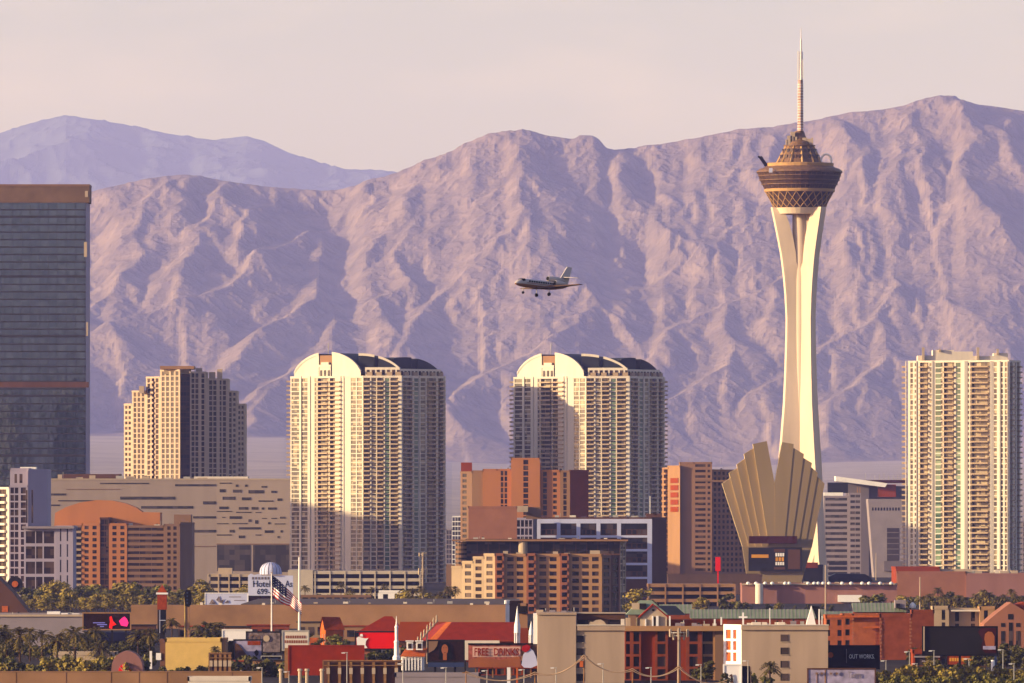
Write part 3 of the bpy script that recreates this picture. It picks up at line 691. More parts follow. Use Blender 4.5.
for dx, h, w in ((-10, 9, 1.6), (-7, 13, 1.4), (-4.5, 8, 1.2), (5, 7, 1.5), (9, 6, 1.4), (12.5, 7, .6), (-13, 5, .7)):
    g.box(ox+dx/px_m-w, ox+dx/px_m+w, Y-5, Y-2.5, zy(145), zy(145)+h/px_m)
g.build('rooftop_equipment', M['cream_wall'], r)
mk('mast_paint', (.66, .48, .42), rough=.5, var=.3, scale=.25); mk('mast_white', (.8, .74, .72), rough=.5)
m1 = MB().lathe([(2.9, 134), (2.7, 80)][::1] and [(2.9/px_m, zy(134)), (2.6/px_m, zy(80))], 8, (ox+.6, Y, 0)); m1.build('mast', M['mast_paint'], r)
g = MB()
for i in range(18):
    z = zy(132)+i*(zy(82)-zy(132))/18; g.lathe([(3.1/px_m, z), (3.1/px_m, z+.5)], 8, (ox+.6, Y, 0))
g.build('mast_band', M['mast_white'], r)
MB().lathe([(2.0/px_m, zy(81)), (1.7/px_m, zy(52)), (.9/px_m, zy(51)), (.8/px_m, zy(40)), (.35/px_m, zy(38)), (.25/px_m, zy(28))], 8, (ox+1.0, Y, 0)).build('spire', M['mast_white'], r)
MB().box(ox-1.3, ox-.6, Y-1, Y, zy(80), zy(51)).box(ox+1.9, ox+2.4, Y-1, Y, zy(79), zy(60)).build('antenna', M['white_metal'], r)
g = MB(); g.tube((PX(766, Y), Y-6, zy(166)), (PX(760, Y), Y-8, zy(157.5)), 1.1, 6).tube((PX(760, Y), Y-8, zy(158)), (PX(757.5, Y), Y-8, zy(157)), .6, 5); g.build('thrill_ride', M['black'], r)
g = MB()
for k in range(14):
    a0, a1 = [radians(-60+300*t/14) for t in (k, k+1)]; g.tube((PX(826, Y)+3.3*cos(a0), Y-4, zy(161)+4.2*sin(a0)), (PX(826, Y)+3.3*cos(a1), Y-4, zy(161)+4.2*sin(a1)), .8, 6)
g.build('thrill_ride', M['white_metal'], r)
flat(r, 'pod_sign', [(769, 772.5, 168, 172.5)], Y-23, M['blue_white'], .3, .0)

# ================================================================ fan-shaped hotel sign
Y = 5450
r = thing('fan_sign', 'giant golden fan-shaped hotel sign tower in front of the observation tower', 'sign tower', (PX(773, Y), Y, 0))
LT = [((722, 483.5), (731, 477.5)), ((729, 473), (739, 467)), ((736.6, 464.5), (747, 457)), ((744, 454), (755, 447)), ((752.8, 444), (766.8, 441))]
RT = [((782, 442), (793.8, 444)), ((792, 447), (804, 454)), ((802, 457), (812, 463)), ((810, 466), (818, 473)), ((817, 476), (824.6, 483.5))]
bl = [742.5, 749, 755.5, 762, 769, 776]; br = [776, 784, 791, 798, 805, 812]
for k, (a, b) in enumerate(LT):
    nx_ = bl[k+1] if k < 4 else 774.5
    pts = [a, b, ((774.6, 483) if k == 4 else (b[0]+3.4, b[1]+9)), (nx_+1, 547), (bl[k], 547)]
    g = MB(); polypx(g, pts[::-1], Y-1.6*k, 8, 0, 1); g.build('blade', [M['fan_gold'], M['fan_sunlit_edge']], r)
for k, (a, b) in enumerate(RT):
    pts = [a, b, (br[k+1], 547), (br[k]-1.0, 547)] + ([(774.8, 483)] if k == 0 else [(a[0]-2.0, a[1]+10)])
    g = MB(); polypx(g, pts[::-1], Y-6.6+.3*k, 12, 0, 1); g.build('blade', [M['fan_gold'], M['fan_sunlit_edge']], r)
g = MB(); polypx(g, [(742.5, 546.5), (747, 583), (801, 583), (812, 546.5)][::-1] and [(742.5, 546.5), (748, 583.5), (801, 583.5), (812, 546.5)], Y-6, 12); g.build('base', M['fan_gold'], r)
flat(r, 'upper_panel', [(749, 797, 536, 543.5)], Y-9, M['maroon'], 1.2, 0.2)
sc = flat(r, 'video_screen', [(748.5, 802, 547.5, 571)], Y-9, M['dark_metal'], 1.2, 0.2)[0]
flat(r, 'screen_panel', [(774, 785, 549, 552), (774, 785, 567, 569.5), (788, 800, 549.5, 569)], Y-9.2, M['brown_wall'], .3, .1)
flat(r, 'lettering', [(775.4+k*2.3, 777.2+k*2.3, 553, 556.4) for k in range(4)]+[(775.4+k*2.3, 777.2+k*2.3, 562, 565.2) for k in range(4)], Y-9.4, M['white'], .1, .1); flat(r, 'lettering', [(775.6+k*3, 777.9+k*3, 557.3, 561.2) for k in range(3)], Y-9.4, M['yellow_sign'], .1, .1)
flat(r, 'screen_panel', [(751.5, 768.5, 554.5, 557.8)], Y-9.2, M['yellow_sign'], .3, .1)

# ================================================================ middle distance
# slotted long building
Y = 5480
r = building('showroom_building', 'long pale windowless building with scattered slot windows below the stepped tower', 'building', [(47, Y), (216, Y+8), (290, Y+10), (290, Y+120), (47, Y+130)], PZ(480, Y), {}, 10, M['cream_wall'], G['slot'])
for o in list(r.children):
    if o.name.startswith('wall'): mk('slotted_wall', (.50, .42, .36), var=.05, streak=True); o.data.materials[0] = M['slotted_wall']
def on_face(root, name, p0, p1, rects, m, thick=.3, proud=.15):
    g = root['_org']; (a0, Ya), (a1, Yb) = p0, p1; X0, X1 = PX(a0, Ya), PX(a1, Yb); rot = math.atan2(Yb-Ya, X1-X0)
    for (a, b, c, d) in rects:
        ta, tb = (a-a0)/(a1-a0), (b-a0)/(a1-a0); Yc = Ya+(Yb-Ya)*(ta+tb)/2; xc = X0+(X1-X0)*(ta+tb)/2
        w = math.hypot(X1-X0, Yb-Ya)*(tb-ta); z1, z0 = PZ(c, Yc), PZ(d, Yc)
        o = bpy.data.objects.new(name, unit_box(m)); COL.objects.link(o); o.parent = root
        o.location = (xc+sin(rot)*proud-g[0], Yc-cos(rot)*proud-g[1], z0); o.rotation_euler = (0, 0, rot); o.scale = (w, thick, z1-z0)
fl = [(120, 175, 496.6, 499.5), (175, 216, 484.2, 486.2), (203, 216, 501.3, 504.3), (141, 193, 506, 508.6), (193, 216, 516.2, 518.4), (193, 216, 529.8, 532.4), (100, 149, 482.8, 484), (48, 66, 493.4, 495.4), (48, 60, 504.5, 506), (58, 98, 500.2, 501.3)]
on_face(r, 'slot_window', (47, Y), (216, Y+8), fl, G['slot'])
raw = '545-600,103-108 545-572,133-147 605-645,135-148 676-746,137-152 780-805,140-150 660-672,112-122 618-630,112-122 735-760,118-126 558-616,167-181 646-688,170-183 722-790,184-190 808-830,175-186 543-585,212-224 632-675,214-226 690-720,214-226 736-748,216-226 765-805,216-226 532-602,232-236 620-690,236-241 708-735,237-241 590-645,256-268 556-572,259-263 737-760,264-268 780-805,264-268 820-845,258-267 676-690,270-282 706-720,274-290 765-776,283-292 602-672,287-292 532-585,288-292 795-845,289-293 632-733,306-316 590-612,318-330 750-790,320-332 822-832,320-330 632-660,344-356 708-735,339-344 532-600,339-344 808-818,346-356'
rr_ = []
for t in raw.split():
    a, b = t.split(','); x0, x1 = map(float, a.split('-')); y0, y1 = map(float, b.split('-')); rr_.append((100+x0/4.555, 100+x1/4.555, 460+y0/4.555, 460+y1/4.555))
on_face(r, 'slot_window', (216, Y+8), (290, Y+10), rr_, G['slot'])
on_face(r, 'lower_glazing', (216, Y+8), (290, Y+10), [(217, 251, 545, 571), (253, 289, 545, 572)], G['slot'], .25, .1)
on_face(r, 'joint_line', (216, Y+8), (290, Y+10), [(216.5, 289, 543.6, 544.6)], M['dim_tan_wall'], .3, .2)
on_face(r, 'joint_line', (47, Y), (216, Y+8), [(193, 216, 546, 546.7), (66, 120, 489, 489.6)], M['dim_tan_wall'], .3, .2)
boxpx(MB(), 62, 120, 474, 481, Y+60, 25).build('roof_plant', M['brown_wall'], r)
boxpx(MB(), 194, 248, 476.5, 481, Y+45, 25).build('roof_plant', M['white_wall'], r)

# orange hotel with arched top
Y = 5000
wo = M['orange_wall']; wc = M['tan_wall']
r = multi('hotel_building', 'orange and cream hotel with a low arched top at the left', 'hotel', [
    (73, Y, 82, Y, 527, '.1. 1b .1.', M['dim_tan_wall']), (82, Y-.8, 100, Y-.8, 525, '.6. 1w .9. 1w .8.', wo), (100, Y-.4, 109, Y-.4, 519, '.15. 1W .1. 1W .15.', M['brown_wall']),
    (109, Y-.8, 127, Y-.8, 525, '.8. 1w .9. 1w .6.', wo), (127, Y-.6, 164, Y-.6, 527, '.2. 5s .1. 5s .1. 5s .2.', M['dim_tan_wall']), (164, Y-1.2, 180, Y-1.2, 525.5, '1. 1w .8. 1w .8. .2.', M['dim_tan_wall']),
    (180, Y+3, 192, Y+14, 524, '1.', M['dim_tan_wall'])], wo, G['brown'], 3.15, depth=40, balm=M['balcony_tan'])
g = MB(); polypx(g, [(54, 530), (55, 513), (66, 507), (80, 502.5), (97, 500), (112, 500.5), (126, 503.5), (136, 507.5), (142, 512), (160, 512.5), (160, 530)][::-1][::-1], Y+30, 30); g.build('arched_top', wo, r)
boxpx(MB(), 174, 191, 514.5, 530, Y+22, 20).build('stair_tower', M['dim_tan_wall'], r)

# white and glass buildings at the left edge
Y = 4550; lw = M['lavender_wall']
r = multi('office_building', 'lavender white block with dark top windows at the left edge', 'building', [
    (-40, Y+26, 9, Y+2, 489, '.3. 1b .3. 1b .3. 1b .3. 1b .3.', M['white_wall']), (9, Y+1, 28, Y+1, 487, '.4. 1W .2. 1W .3. .4. 1.4W .6.', lw),
    (28, Y+1.5, 47, Y+8, 471, '1.', lw), (10, Y+9, 30, Y+9, 470, '1.', lw)], lw, G['brown'], 3.6, depth=40)
flat(r, 'window', [(14.5, 17, 474, 483), (19.5, 22.5, 474, 483), (31.5, 33, 490, 523), (26, 27.5, 490, 523)], Y+8.9 if False else Y-.1, G['brown'], .2, 0)
boxpx(MB(), 20, 36, 467, 471, Y+15, 10).build('roof_box', M['white'], r)
r = multi('office_building', 'low lavender wing of dark glass bays before the orange arched hotel', 'building', [
    (24, Y-30, 55, Y-30, 529, '.4. 2g .2. 1.4g .3. 2.2g .2.', lw), (55, Y-31, 73, Y-31, 527.5, '.9. .25W 1. .25W .9.', lw)], lw, G['dark'], 8, depth=35, stripm=G['brown'])
boxpx(MB(), 22, 74, 526.3, 528.6, Y-33, 40).build('roof_edge', M['pale_grey_wall'], r)
# sloping brown roof building with round sign
Y = 3800
r = thing('low_building', 'dark brown building with a steep sloping side at the left edge', 'building', (PX(0, Y), Y, 0))
g = MB(); polypx(g, [(-60, 640), (-60, 560), (-14, 566), (2, 582), (12, 592), (28, 612), (28, 640)], Y, 30); g.build('wall', M['brown_wall'], r)
flat(r, 'door', [(2, 8, 606, 612)], Y, M['orange_tile'], .3, .15)
Y = 3900
r = thing('round_sign', 'dark round sign with a red hub above the sloping brown building', 'sign', (PX(15, Y), Y, 0))
g = MB(); N = 20; g.slab([(PX(15, Y)+3.2*cos(2*pi*k/N), PZ(584, Y)+3.2*sin(2*pi*k/N)) for k in range(N)], Y, Y+1); g.build('disc', M['dark_metal'], r)
g = MB(); g.slab([(PX(15, Y)+1.3*cos(2*pi*k/N), PZ(584, Y)+1.3*sin(2*pi*k/N)) for k in range(N)], Y-.3, Y-.02); g.build('hub', M['orange_tile'], r)
MB().box(PX(15, Y)-.4, PX(15, Y)+.4, Y+.2, Y+.8, 0, PZ(588, Y)).build('post', M['dark_metal'], r)

# parking garages
def garage(label, px0, px1, py0, Y, levels, solid=None, wall='pale_concrete', piers=8, hgt=None):
    z1 = PZ(py0, Y); fh = z1/levels; r = thing('parking_garage', label, 'garage', (PX((px0+px1)/2, Y), Y, 0)); x0, x1 = PX(px0, Y), PX(px1, Y)
    for i in range(levels):
        MB().box(x0, x1, Y, Y+40, (i+1)*fh-fh*.42, (i+1)*fh).build('deck', M[wall], r)
    MB().box(x0+1, x1-1, Y+6, Y+39, 0, z1-.4).build('inner_wall', M['dark_roof'], r)
    for k in range(piers+1):
        x = x0+(x1-x0)*k/piers; MB().box(x-.35, x+.35, Y-.3, Y+.5, 0, z1-.05).build('pier', M[wall], r)
    if solid: MB().box(PX(solid[0], Y), PX(solid[1], Y), Y-.5, Y+38, 0, z1+.5).build('stair_tower', M[wall], r)
    return r
garage('pale four-level parking garage at the foot of the left curved-roof tower', 300, 420, 571, 4800, 4, (288, 313))
r = garage('small cream parking garage with three open levels beside the domed hotel sign', 208, 250, 574, 4700, 4, None, 'cream_wall', 4)
boxpx(MB(), 218, 232, 568, 575, 4710, 10).build('lift_tower', M['cream_wall'], r)
garage('long low two-level parking garage right of the tan stepped hotel', 648, 735, 584, 4450, 3, None, 'tan_wall', 5)

# orange hotel in the centre
Y = 5200; wo = M['orange_wall']
cw = '1. .5w .25. .5w 1.'
r = multi('hotel_building', 'tall orange hotel with cream window columns in front of the right curved-roof tower', 'hotel', [
    (460.5, Y+4, 472, Y, 473, '.5. 1w .5. .4. .4.', M['dim_tan_wall']), (472, Y, 483, Y, 472, '1.', M['tan_wall']), (483, Y-1, 497, Y-1, 470.5, '1.', wo),
    (497, Y-1, 511, Y-1, 470.5, '1. .7W .3. .7W 1.', wo), (511, Y-3, 540, Y-3, 459.5, '1. 1. .8W .5. 1.4.', wo), (540, Y-1, 560, Y-1, 471.5, '.5. .6W 1. .6w .5.', wo),
    (560, Y-1.5, 570, Y-1.5, 472, '.8. .8W .8.', M['tan_wall']), (570, Y+1, 588.5, Y+14, 471.5, '1.', M['red_wall'])], wo, G['brown'], 3.1, depth=42)
boxpx(MB(), 461, 472, 462.5, 473, Y+4, 9).build('corner_block', M['red_wall'], r)
boxpx(MB(), 519, 541, 463, 470, Y+8, 10).build('penthouse', wo, r)

# white framed block
Y = 4750
r = multi('office_building', 'dark glazed block in a white grid frame with a brown side wall', 'building', [
    (536, Y, 628, Y, 519, '.1. 1.', M['brown_wall']), (628, Y, 652, Y, 519, '1.', M['brown_wall']), (652, Y+2, 666.5, Y+14, 519, '1.', M['brown_wall'])], M['brown_wall'], G['dark'], 5, depth=42)
rows = [519, 523.4, 535.5, 537.3, 549.2, 551.6, 563, 565.5, 577, 579]
wr = []; fr = []
for i in range(5):
    a = [524, 538.5, 552, 566, 579][i]; b = [535, 548.5, 562.5, 576.5, 590][i]
    for (c, d) in ((541, 556.5), (561, 576), (581, 596), (601, 616.5), (621.5, 647)):
        wr.append((c, d, a, (a+b)/2-.2))
        n = 3 if d-c < 20 else 5
        for k in range(n): wr.append((c+(d-c)*k/n+.7, c+(d-c)*(k+1)/n-.7, (a+b)/2+.4, b-.8))
flat(r, 'window', wr[:100], Y, G['dark'], .3, .12)
flat(r, 'frame_beam', [(536, 652, 519, 523.4), (536, 652, 535.3, 537.6), (618, 652, 549, 551.4), (618, 652, 562.8, 565.2), (618, 652, 576.8, 579)], Y, M['blue_white'], .8, .7)
flat(r, 'frame_post', [(536, 540.5, 519, 600), (556.8, 560.5, 519, 600), (576.4, 580.4, 519, 600), (596.4, 600.4, 519, 600), (617, 621, 519, 600), (647.3, 652, 519, 600)], Y, M['blue_white'], .8, .74)
boxpx(MB(), 646, 662, 513.5, 519, Y+10, 10).build('roof_block', M['brown_wall'], r)
boxpx(MB(), 649.6, 650.4, 496, 514, Y+9, .5).build('mast', M['white_metal'], r)
r = multi('office_building', 'small pale block with tall windows left of the white framed block', 'building', [(516, Y-20, 533, Y-20, 519.5, '.3. 1W .3. 1W .3. 1W .3. 1W .3.', M['lavender_wall']), (533, Y-20, 537, Y-12, 519.5, '1.', M['grey_wall'])], M['lavender_wall'], G['dark'], 4, depth=8)
Y = 4600
r = multi('low_building', 'plain brown box building before the orange hotel', 'building', [(468.5, Y, 517, Y, 508, '1.', M['pink_wall'])], M['pink_wall'], G['dark'], depth=40)
boxpx(MB(), 513, 528, 506, 512, Y+45, 14).build('roof_block', M['cream_wall'], r); boxpx(MB(), 526, 541, 507, 519, Y+50, 14).build('roof_block', M['dim_tan_wall'], r)

# tan stepped hotel with glazed top
Y = 4150
r = multi('restaurant_building', 'dark glazed top storey building with thin overhanging roof behind the tan stepped hotel', 'building', [(466, Y, 620, Y, 541, ' '.join(['.08. 1.8W']*14)+' .08.', M['brown_wall'], dict(fh=6.5)), (620, Y+.5, 626, Y+4, 543, '.2. 1W .1. 1W .2.', M['cream_wall'], dict(glass=G['tower']))], M['brown_wall'], G['dark'], 3.1, depth=20)
flat(r, 'roof_slab', [(452, 628, 539.6, 541.2)], Y-3, M['tan_wall'], 24, 1)
g = MB(); g.lathe([(2.4, 0), (2.4, PZ(542, Y))], 16, (PX(461, Y), Y, 0)); c = g.build('round_tower', M['dim_tan_wall'], r)
g = MB(); [g.lathe([(2.5, PZ(y_, Y)), (2.5, PZ(y_-2.0, Y))], 16, (PX(461, Y), Y, 0)) for y_ in (546, 550.5, 555, 559.5, 564, 568.5)]; g.build('window_band', G['brown'], c)
MB().lathe([(2.0, PZ(556, Y)), (2.0, PZ(541.3, Y))], 16, (PX(523, Y), Y-1.2, 0)).build('round_tower', M['cream_wall'], r)
Y = 4080; tw = M['tan_wall']; mk('hotel_tan', (.50, .33, .19), var=.06, streak=True); mk('hotel_cream', (.52, .42, .31), var=.06); mk('hotel_rose', (.42, .21, .13), var=.08)
ht = M['hotel_tan']; hc = M['hotel_cream']; hr = M['hotel_rose']
blk = [(451.5, Y+10, 462, Y+8, 568, '1.', hc), (462, Y+8, 473, Y+5, 563, '.5. 1w .3.', hc), (473, Y+5, 484, Y+3, 558.5, '.4. 1w .4.', hc), (484, Y+3, 495, Y, 555.5, '.4. 1w .4.', hc)]
xs = [(495, 504, 'B'), (504, 526.5, 'w'), (526.5, 536, 'B'), (536, 560, 'w'), (560, 569, 'B'), (569, 602, 'v')]
for a, b, k in xs:
    if k == 'B': blk.append((a, Y-1.6, b, Y-1.6, 555.5, '.35. 1b .35.', hr))
    elif k == 'w': blk.append((a, Y, b, Y, 556, '.5. 1w .5. 1w .5.', ht))
    else: blk.append((a, Y, b, Y, 556, '.5. 1w .5. 1w .5. 1w .5.', ht))
blk += [(602, Y+1, 611, Y+6, 557, '.3. 1w .3.', M['dim_tan_wall']), (611, Y+6, 619.5, Y+12, 557, '.3. 1W .3.', M['brown_wall'])]
r = multi('hotel_building', 'tan hotel with stepped left roofline and rose balcony columns', 'hotel', blk, tw, G['brown'], 3.08, depth=20, balm=M['hotel_rose'], bd=.9)
flat(r, 'roof_plant', [(503, 508, 551, 556), (516, 521, 552.5, 556), (553, 558, 551.5, 556), (590, 600, 550.5, 556), (564, 570, 553, 556)], Y+4, M['cream_wall'], 3, 0)

# brown hotel left of the fan sign
Y = 5600; mk('resort_wall', (.40, .26, .18), var=.06, streak=True)
rw = M['resort_wall']
r = multi('hotel_building', 'large brown hotel slab with a sunny end wall left of the fan sign', 'hotel', [
    (663, Y+26, 668.5, Y+14, 469, '.2. 1b .2.', M['tan_wall']), (668.5, Y+14, 680, Y-2, 467, '1.', M['tan_wall']), (680, Y, 694, Y, 463.5, '1.', rw),
    (694, Y, 712, Y, 463.5, '.3. 2.6s .5. .7s .4.', rw, dict(sill=.35)), (712, Y+.8, 748, Y+8, 471, ' '.join(['.7. .9w']*8)+' .7.', rw)], rw, G['brown'], 3.2, depth=30, balm=M['tan_wall'])
on_face(r, 'ornament', (668.5, Y+14), (680, Y-2), [(671, 678.5, 478+7.2*k, 483+7.2*k) for k in range(5)], M['red_wall'], .6, .4)
flat(r, 'top_band', [(695, 712, 479.5, 481.5), (712, 748, 480, 482)], Y, M['dim_tan_wall'], .8, .6)
for k in range(5): MB().box(PX(680, Y)+k*6, PX(680, Y)+k*6+.2, Y+8, Y+8.2, PZ(464, Y), PZ(457+k % 3, Y)).build('antenna', M['steel'], r)
r = multi('low_building', 'low tan podium wing below the brown hotel slab', 'building', [(668, Y-400, 762, Y-400, 576, '1.', M['tan_wall'])], M['tan_wall'], G['dark'], depth=80)
Yp = 5000
r = thing('tower_sign', 'small red tower sign standing before the brown hotel slab', 'sign', (PX(717.5, Yp), Yp, 0))
boxpx(MB(), 715.5, 720.5, 557, 571, Yp, 2).build('panel', M['red_paint'], r); boxpx(MB(), 717.3, 718.7, 571, 596, Yp+.6, .8).build('post', M['red_paint'], r)

# grey buildings behind the tower, at the right
Y = 6900
r = multi('office_building', 'grey glazed office block right of the observation tower', 'building', [(824, Y, 849, Y, 497, '.3. 4.6s .4.', M['pale_grey_wall'], dict(fh=4.2)), (849, Y-1, 861, Y-1, 494, '.6. 2s .2. 2s .4.', M['pale_grey_wall'], dict(fh=4.2))], M['pale_grey_wall'], G['slot'], 4.2, depth=40)
flat(r, 'roof_edge', [(824, 843, 492.5, 496.5)], Y+6, M['white'], 8, 0)
boxpx(MB(), 828, 848, 482.5, 493, Y+20, 14).build('roof_plant', M['dark_metal'], r)
flat(r, 'blind_row', [(829, 847, 562+k*5, 565+k*5) for k in range(3)], Y, M['dark_metal'], .3, .2)
Y = 7100
r = multi('casino_building', 'dark grey block with a white wing-shaped roof right of the grey office', 'building', [(848, Y, 869, Y, 483, '1.', M['grey_wall']), (869, Y+4, 908, Y+4, 487, '1.', M['grey_wall'])], M['grey_wall'], G['dark'], depth=50)
g = MB(); polypx(g, [(835.5, 476.2), (836, 481), (885, 487.2), (887.5, 483.6), (884, 482.8)], Y-8, 30); g.build('roof_wing', M['white'], r)
flat(r, 'roof_line', [(850, 907, 480, 483)], Y+10, M['maroon'], 20, 0); flat(r, 'panel', [(878, 896, 484.5, 497)], Y-1, M['red_wall'], 3, 0)
for k in range(9): MB().box(PX(866+4.6*k, Y), PX(866+4.6*k, Y)+.3, Y+12, Y+12.3, PZ(481, Y), PZ(473+(k*7) % 4, Y)).build('antenna', M['steel'], r)
flat(r, 'column', [(857, 858, 487, 496), (859.5, 860.5, 487, 496)], Y-5, M['tan_wall'], 1, 0)
Y = 6850
r = thing('office_building', 'pale grey tapering wall block with a dark louvred opening', 'building', (PX(886, Y), Y, 0))
g = MB(); polypx(g, [(868, 499), (875, 590), (904, 590), (902, 499)], Y, 40); g.build('wall', M['pale_grey_wall'], r)
flat(r, 'small_window', [(872+2.9*k, 873.4+2.9*k, 507.5, 510.5) for k in range(10)], Y, M['dark_metal'], .3, .12)
lo = flat(r, 'louvre_panel', [(887, 899, 528, 561)], Y, M['louvre'], .4, .15)
flat(r, 'louvre_line', [(887, 899, 532+k*5.5, 533+k*5.5) for k in range(5)], Y, M['grey_wall'], .3, .35)
flat(r, 'lower_wing', [(884, 905, 561, 571)], Y-4, M['grey_wall'], 10, 0)
Y = 6000
r = thing('pavilion', 'low dark vaulted roof at the foot of the grey office', 'building', (PX(850, Y), Y, 0))
g = MB(); polypx(g, [(829, 590), (829, 577), (836, 573.5), (865, 574), (872, 578), (872, 590)], Y, 30); g.build('wall', M['dark_metal'], r)
# far pale buildings
Y = 8200
multi('office_building', 'small pale far building between the left curved-roof tower and the orange hotel', 'building', [(446, Y, 452, Y, 530, '.3. 1W .3. 1W .3.', M['pale_grey_wall']), (452, Y, 461, Y, 517, '.2. 1W .15. 1W .15. 1W .2.', M['white'])], M['white'], G['slot'], 4, depth=30)
multi('office_building', 'low tan far block left of the stepped tan hotel', 'building', [(446, 5000, 454, 5000, 566, '1.', M['dim_tan_wall'])], M['tan_wall'], G['slot'], 4, depth=10)
Y = 7600
multi('office_building', 'distant pale block at the right edge behind the white slab tower', 'building', [(1018, Y, 1040, Y, 522, '1. 1W 1. 1W', M['pale_grey_wall']), (1040, Y, 1090, Y, 540, '1. 1W 1. 1W', M['tan_wall'])], M['white'], G['slot'], 4, depth=30)
# podium of the slab tower
Y = 5000
r = multi('podium_building', 'wide brick-red podium below the white slab tower', 'building', [(897, Y, 966, Y, 573, '1.', M['pink_wall']), (896, Y+6, 940, Y+6, 568.5, '1.', M['red_wall']), (966, Y-1, 1090, Y-1, 575, '1.', M['pink_stone'])], M['pink_wall'], G['dark'], depth=60)
flat(r, 'roof_plant', [(941, 972, 569, 573.5), (975, 982, 571, 575), (1000, 1006, 571, 575.5), (1011, 1018, 570.5, 575.5), (990, 994, 572.5, 576)], Y+8, M['cream_wall'], 5, 0)
Y = 4600
r = multi('casino_building', 'long low pinkish wall with white lamps along its top edge', 'building', [(742, Y, 760, Y, 585, '1.', M['pink_stone']), (760, Y+.5, 897, Y+.5, 585, '1.', M['pink_stone'])], M['pink_stone'], G['dark'], depth=40)
flat(r, 'roof_edge', [(742, 897, 583.6, 585)], Y-1, M['cream_wall'], 2, 0)
g = r
for k, x in enumerate((748, 756, 765, 772, 785, 789, 808, 814, 818, 823, 829, 842, 851, 862, 869, 880, 891)):
    MB().lathe([(.2, PZ(585, Y)), (1.0, PZ(584, Y)), (.9, PZ(582.6, Y)), (.2, PZ(581.6, Y))], 8, (PX(x, Y), Y-2.5, 0)).build('roof_lamp', M['white'], r)
MB().lathe([(1.9, 0), (1.9, PZ(585, Y)), (1.5, PZ(583.5, Y))], 14, (PX(759, Y), Y-4, 0)).build('round_bay', M['white_wall'], r)
flat(r, 'white_canopy', [(838, 862, 595, 602)], Y-3, M['white'], 3, 0)
r = multi('casino_building', 'small dark canopy building with a red band between the fan sign and the tower foot', 'building', [(802, 5900, 823, 5900, 566, '1.', M['dark_metal'])], M['dark_metal'], G['dark'], depth=10)
flat(r, 'red_band', [(804, 818, 562.5, 568)], 5898, M['red_wall'], 2, 0)

# long tan hall in front of the trees
Y = 3500; mk('hall_wall', (.46, .30, .18), var=.16, scale=.09)
r = thing('exhibition_hall', 'very long low tan hall stretching across the left half behind the flags', 'building', (PX(320, Y), Y, 0))
g = MB(); g.box(PX(131, Y), PX(520, Y), Y, Y+12, 0, PZ(605, Y)); g.build('wall', M['hall_wall'], r)
g = MB(); g.box(PX(240, Y), PX(520, Y), Y+12.1, Y+260, 0, PZ(604.2, Y)); g.build('roof', M['roof'], r)
flat(r, 'roof_vent', [(200, 203, 602.4, 605), (219, 222, 603, 605), (262, 265, 603, 605), (470, 473, 603.2, 605), (486, 489, 603, 605)], Y+3, M['white_wall'], 1.5, 0)

# ================================================================ trees
def leaf_mat(name, c, c2):
    m = bpy.data.materials.new(name); m.use_nodes = True; nt = m.node_tree; b = nt.nodes['Principled BSDF']; b.inputs['Roughness'].default_value = .7; b.inputs['Specular IOR Level'].default_value = .2
    geo = nt.nodes.new('ShaderNodeNewGeometry'); sn = nt.nodes.new('ShaderNodeVectorMath'); sn.operation = 'SNAP'; sn.inputs[1].default_value = (.8, .8, .8); nt.links.new(geo.outputs[0], sn.inputs[0])
    w = nt.nodes.new('ShaderNodeTexWhiteNoise'); nt.links.new(sn.outputs[0], w.inputs[0]); oi = nt.nodes.new('ShaderNodeObjectInfo')
    ad = nt.nodes.new('ShaderNodeMath'); ad.operation = 'ADD'; nt.links.new(w.outputs[0], ad.inputs[0]); nt.links.new(oi.outputs['Random'], ad.inputs[1])
    md = nt.nodes.new('ShaderNodeMath'); md.operation = 'MULTIPLY'; md.inputs[1].default_value = .5; nt.links.new(ad.outputs[0], md.inputs[0])
    rp = nt.nodes.new('ShaderNodeValToRGB'); nt.links.new(md.outputs[0], rp.inputs[0]); rp.color_ramp.elements[0].color = (*c, 1); rp.color_ramp.elements[1].color = (*c2, 1); nt.links.new(rp.outputs[0], b.inputs[0])
    return m
L_ = [leaf_mat('olive_leaves', (.05, .05, .008), (.20, .17, .025)), leaf_mat('dark_leaves', (.025, .026, .006), (.10, .085, .015)), leaf_mat('golden_leaves', (.10, .08, .01), (.32, .235, .035)), leaf_mat('palm_leaves', (.04, .036, .008), (.17, .12, .025))]
mk('bark', (.13, .085, .055), var=.2, scale=1)
def crown_mesh(seed, m, h=6.0, w=5.0, n=760, low=.2):
    rnd = random.Random(seed); mb = MB(); cl = []
    for i in range(9):
        a = rnd.uniform(0, 2*pi); t = rnd.uniform(low, .85); rr = w*.5*rnd.uniform(.15, .62)*(1.15-abs(t-.5))
        cl.append((rr*cos(a), rr*sin(a), h*t, w*rnd.uniform(.16, .28)))
    for i in range(n):
        c = rnd.choice(cl); v = mathutils.Vector((rnd.gauss(0, 1), rnd.gauss(0, 1), rnd.gauss(0, 1))).normalized()*(c[3]*rnd.uniform(.55, 1.12))
        p = mathutils.Vector(c[:3])+mathutils.Vector((v.x, v.y, v.z*.8)); s = rnd.uniform(.16, .44)
        nrm = (v.normalized()+mathutils.Vector((rnd.gauss(0, .5), rnd.gauss(0, .5), rnd.gauss(0, .5)))).normalized()
        q = nrm.to_track_quat('Z', 'Y'); a = q @ mathutils.Vector((s, 0, 0)); b = q @ mathutils.Vector((0, s*.8, 0))
        mb.quad(tuple(p-a-b*.3), tuple(p+b), tuple(p+a+b*.2), tuple(p-b))
    return mb.mesh('crown', m)
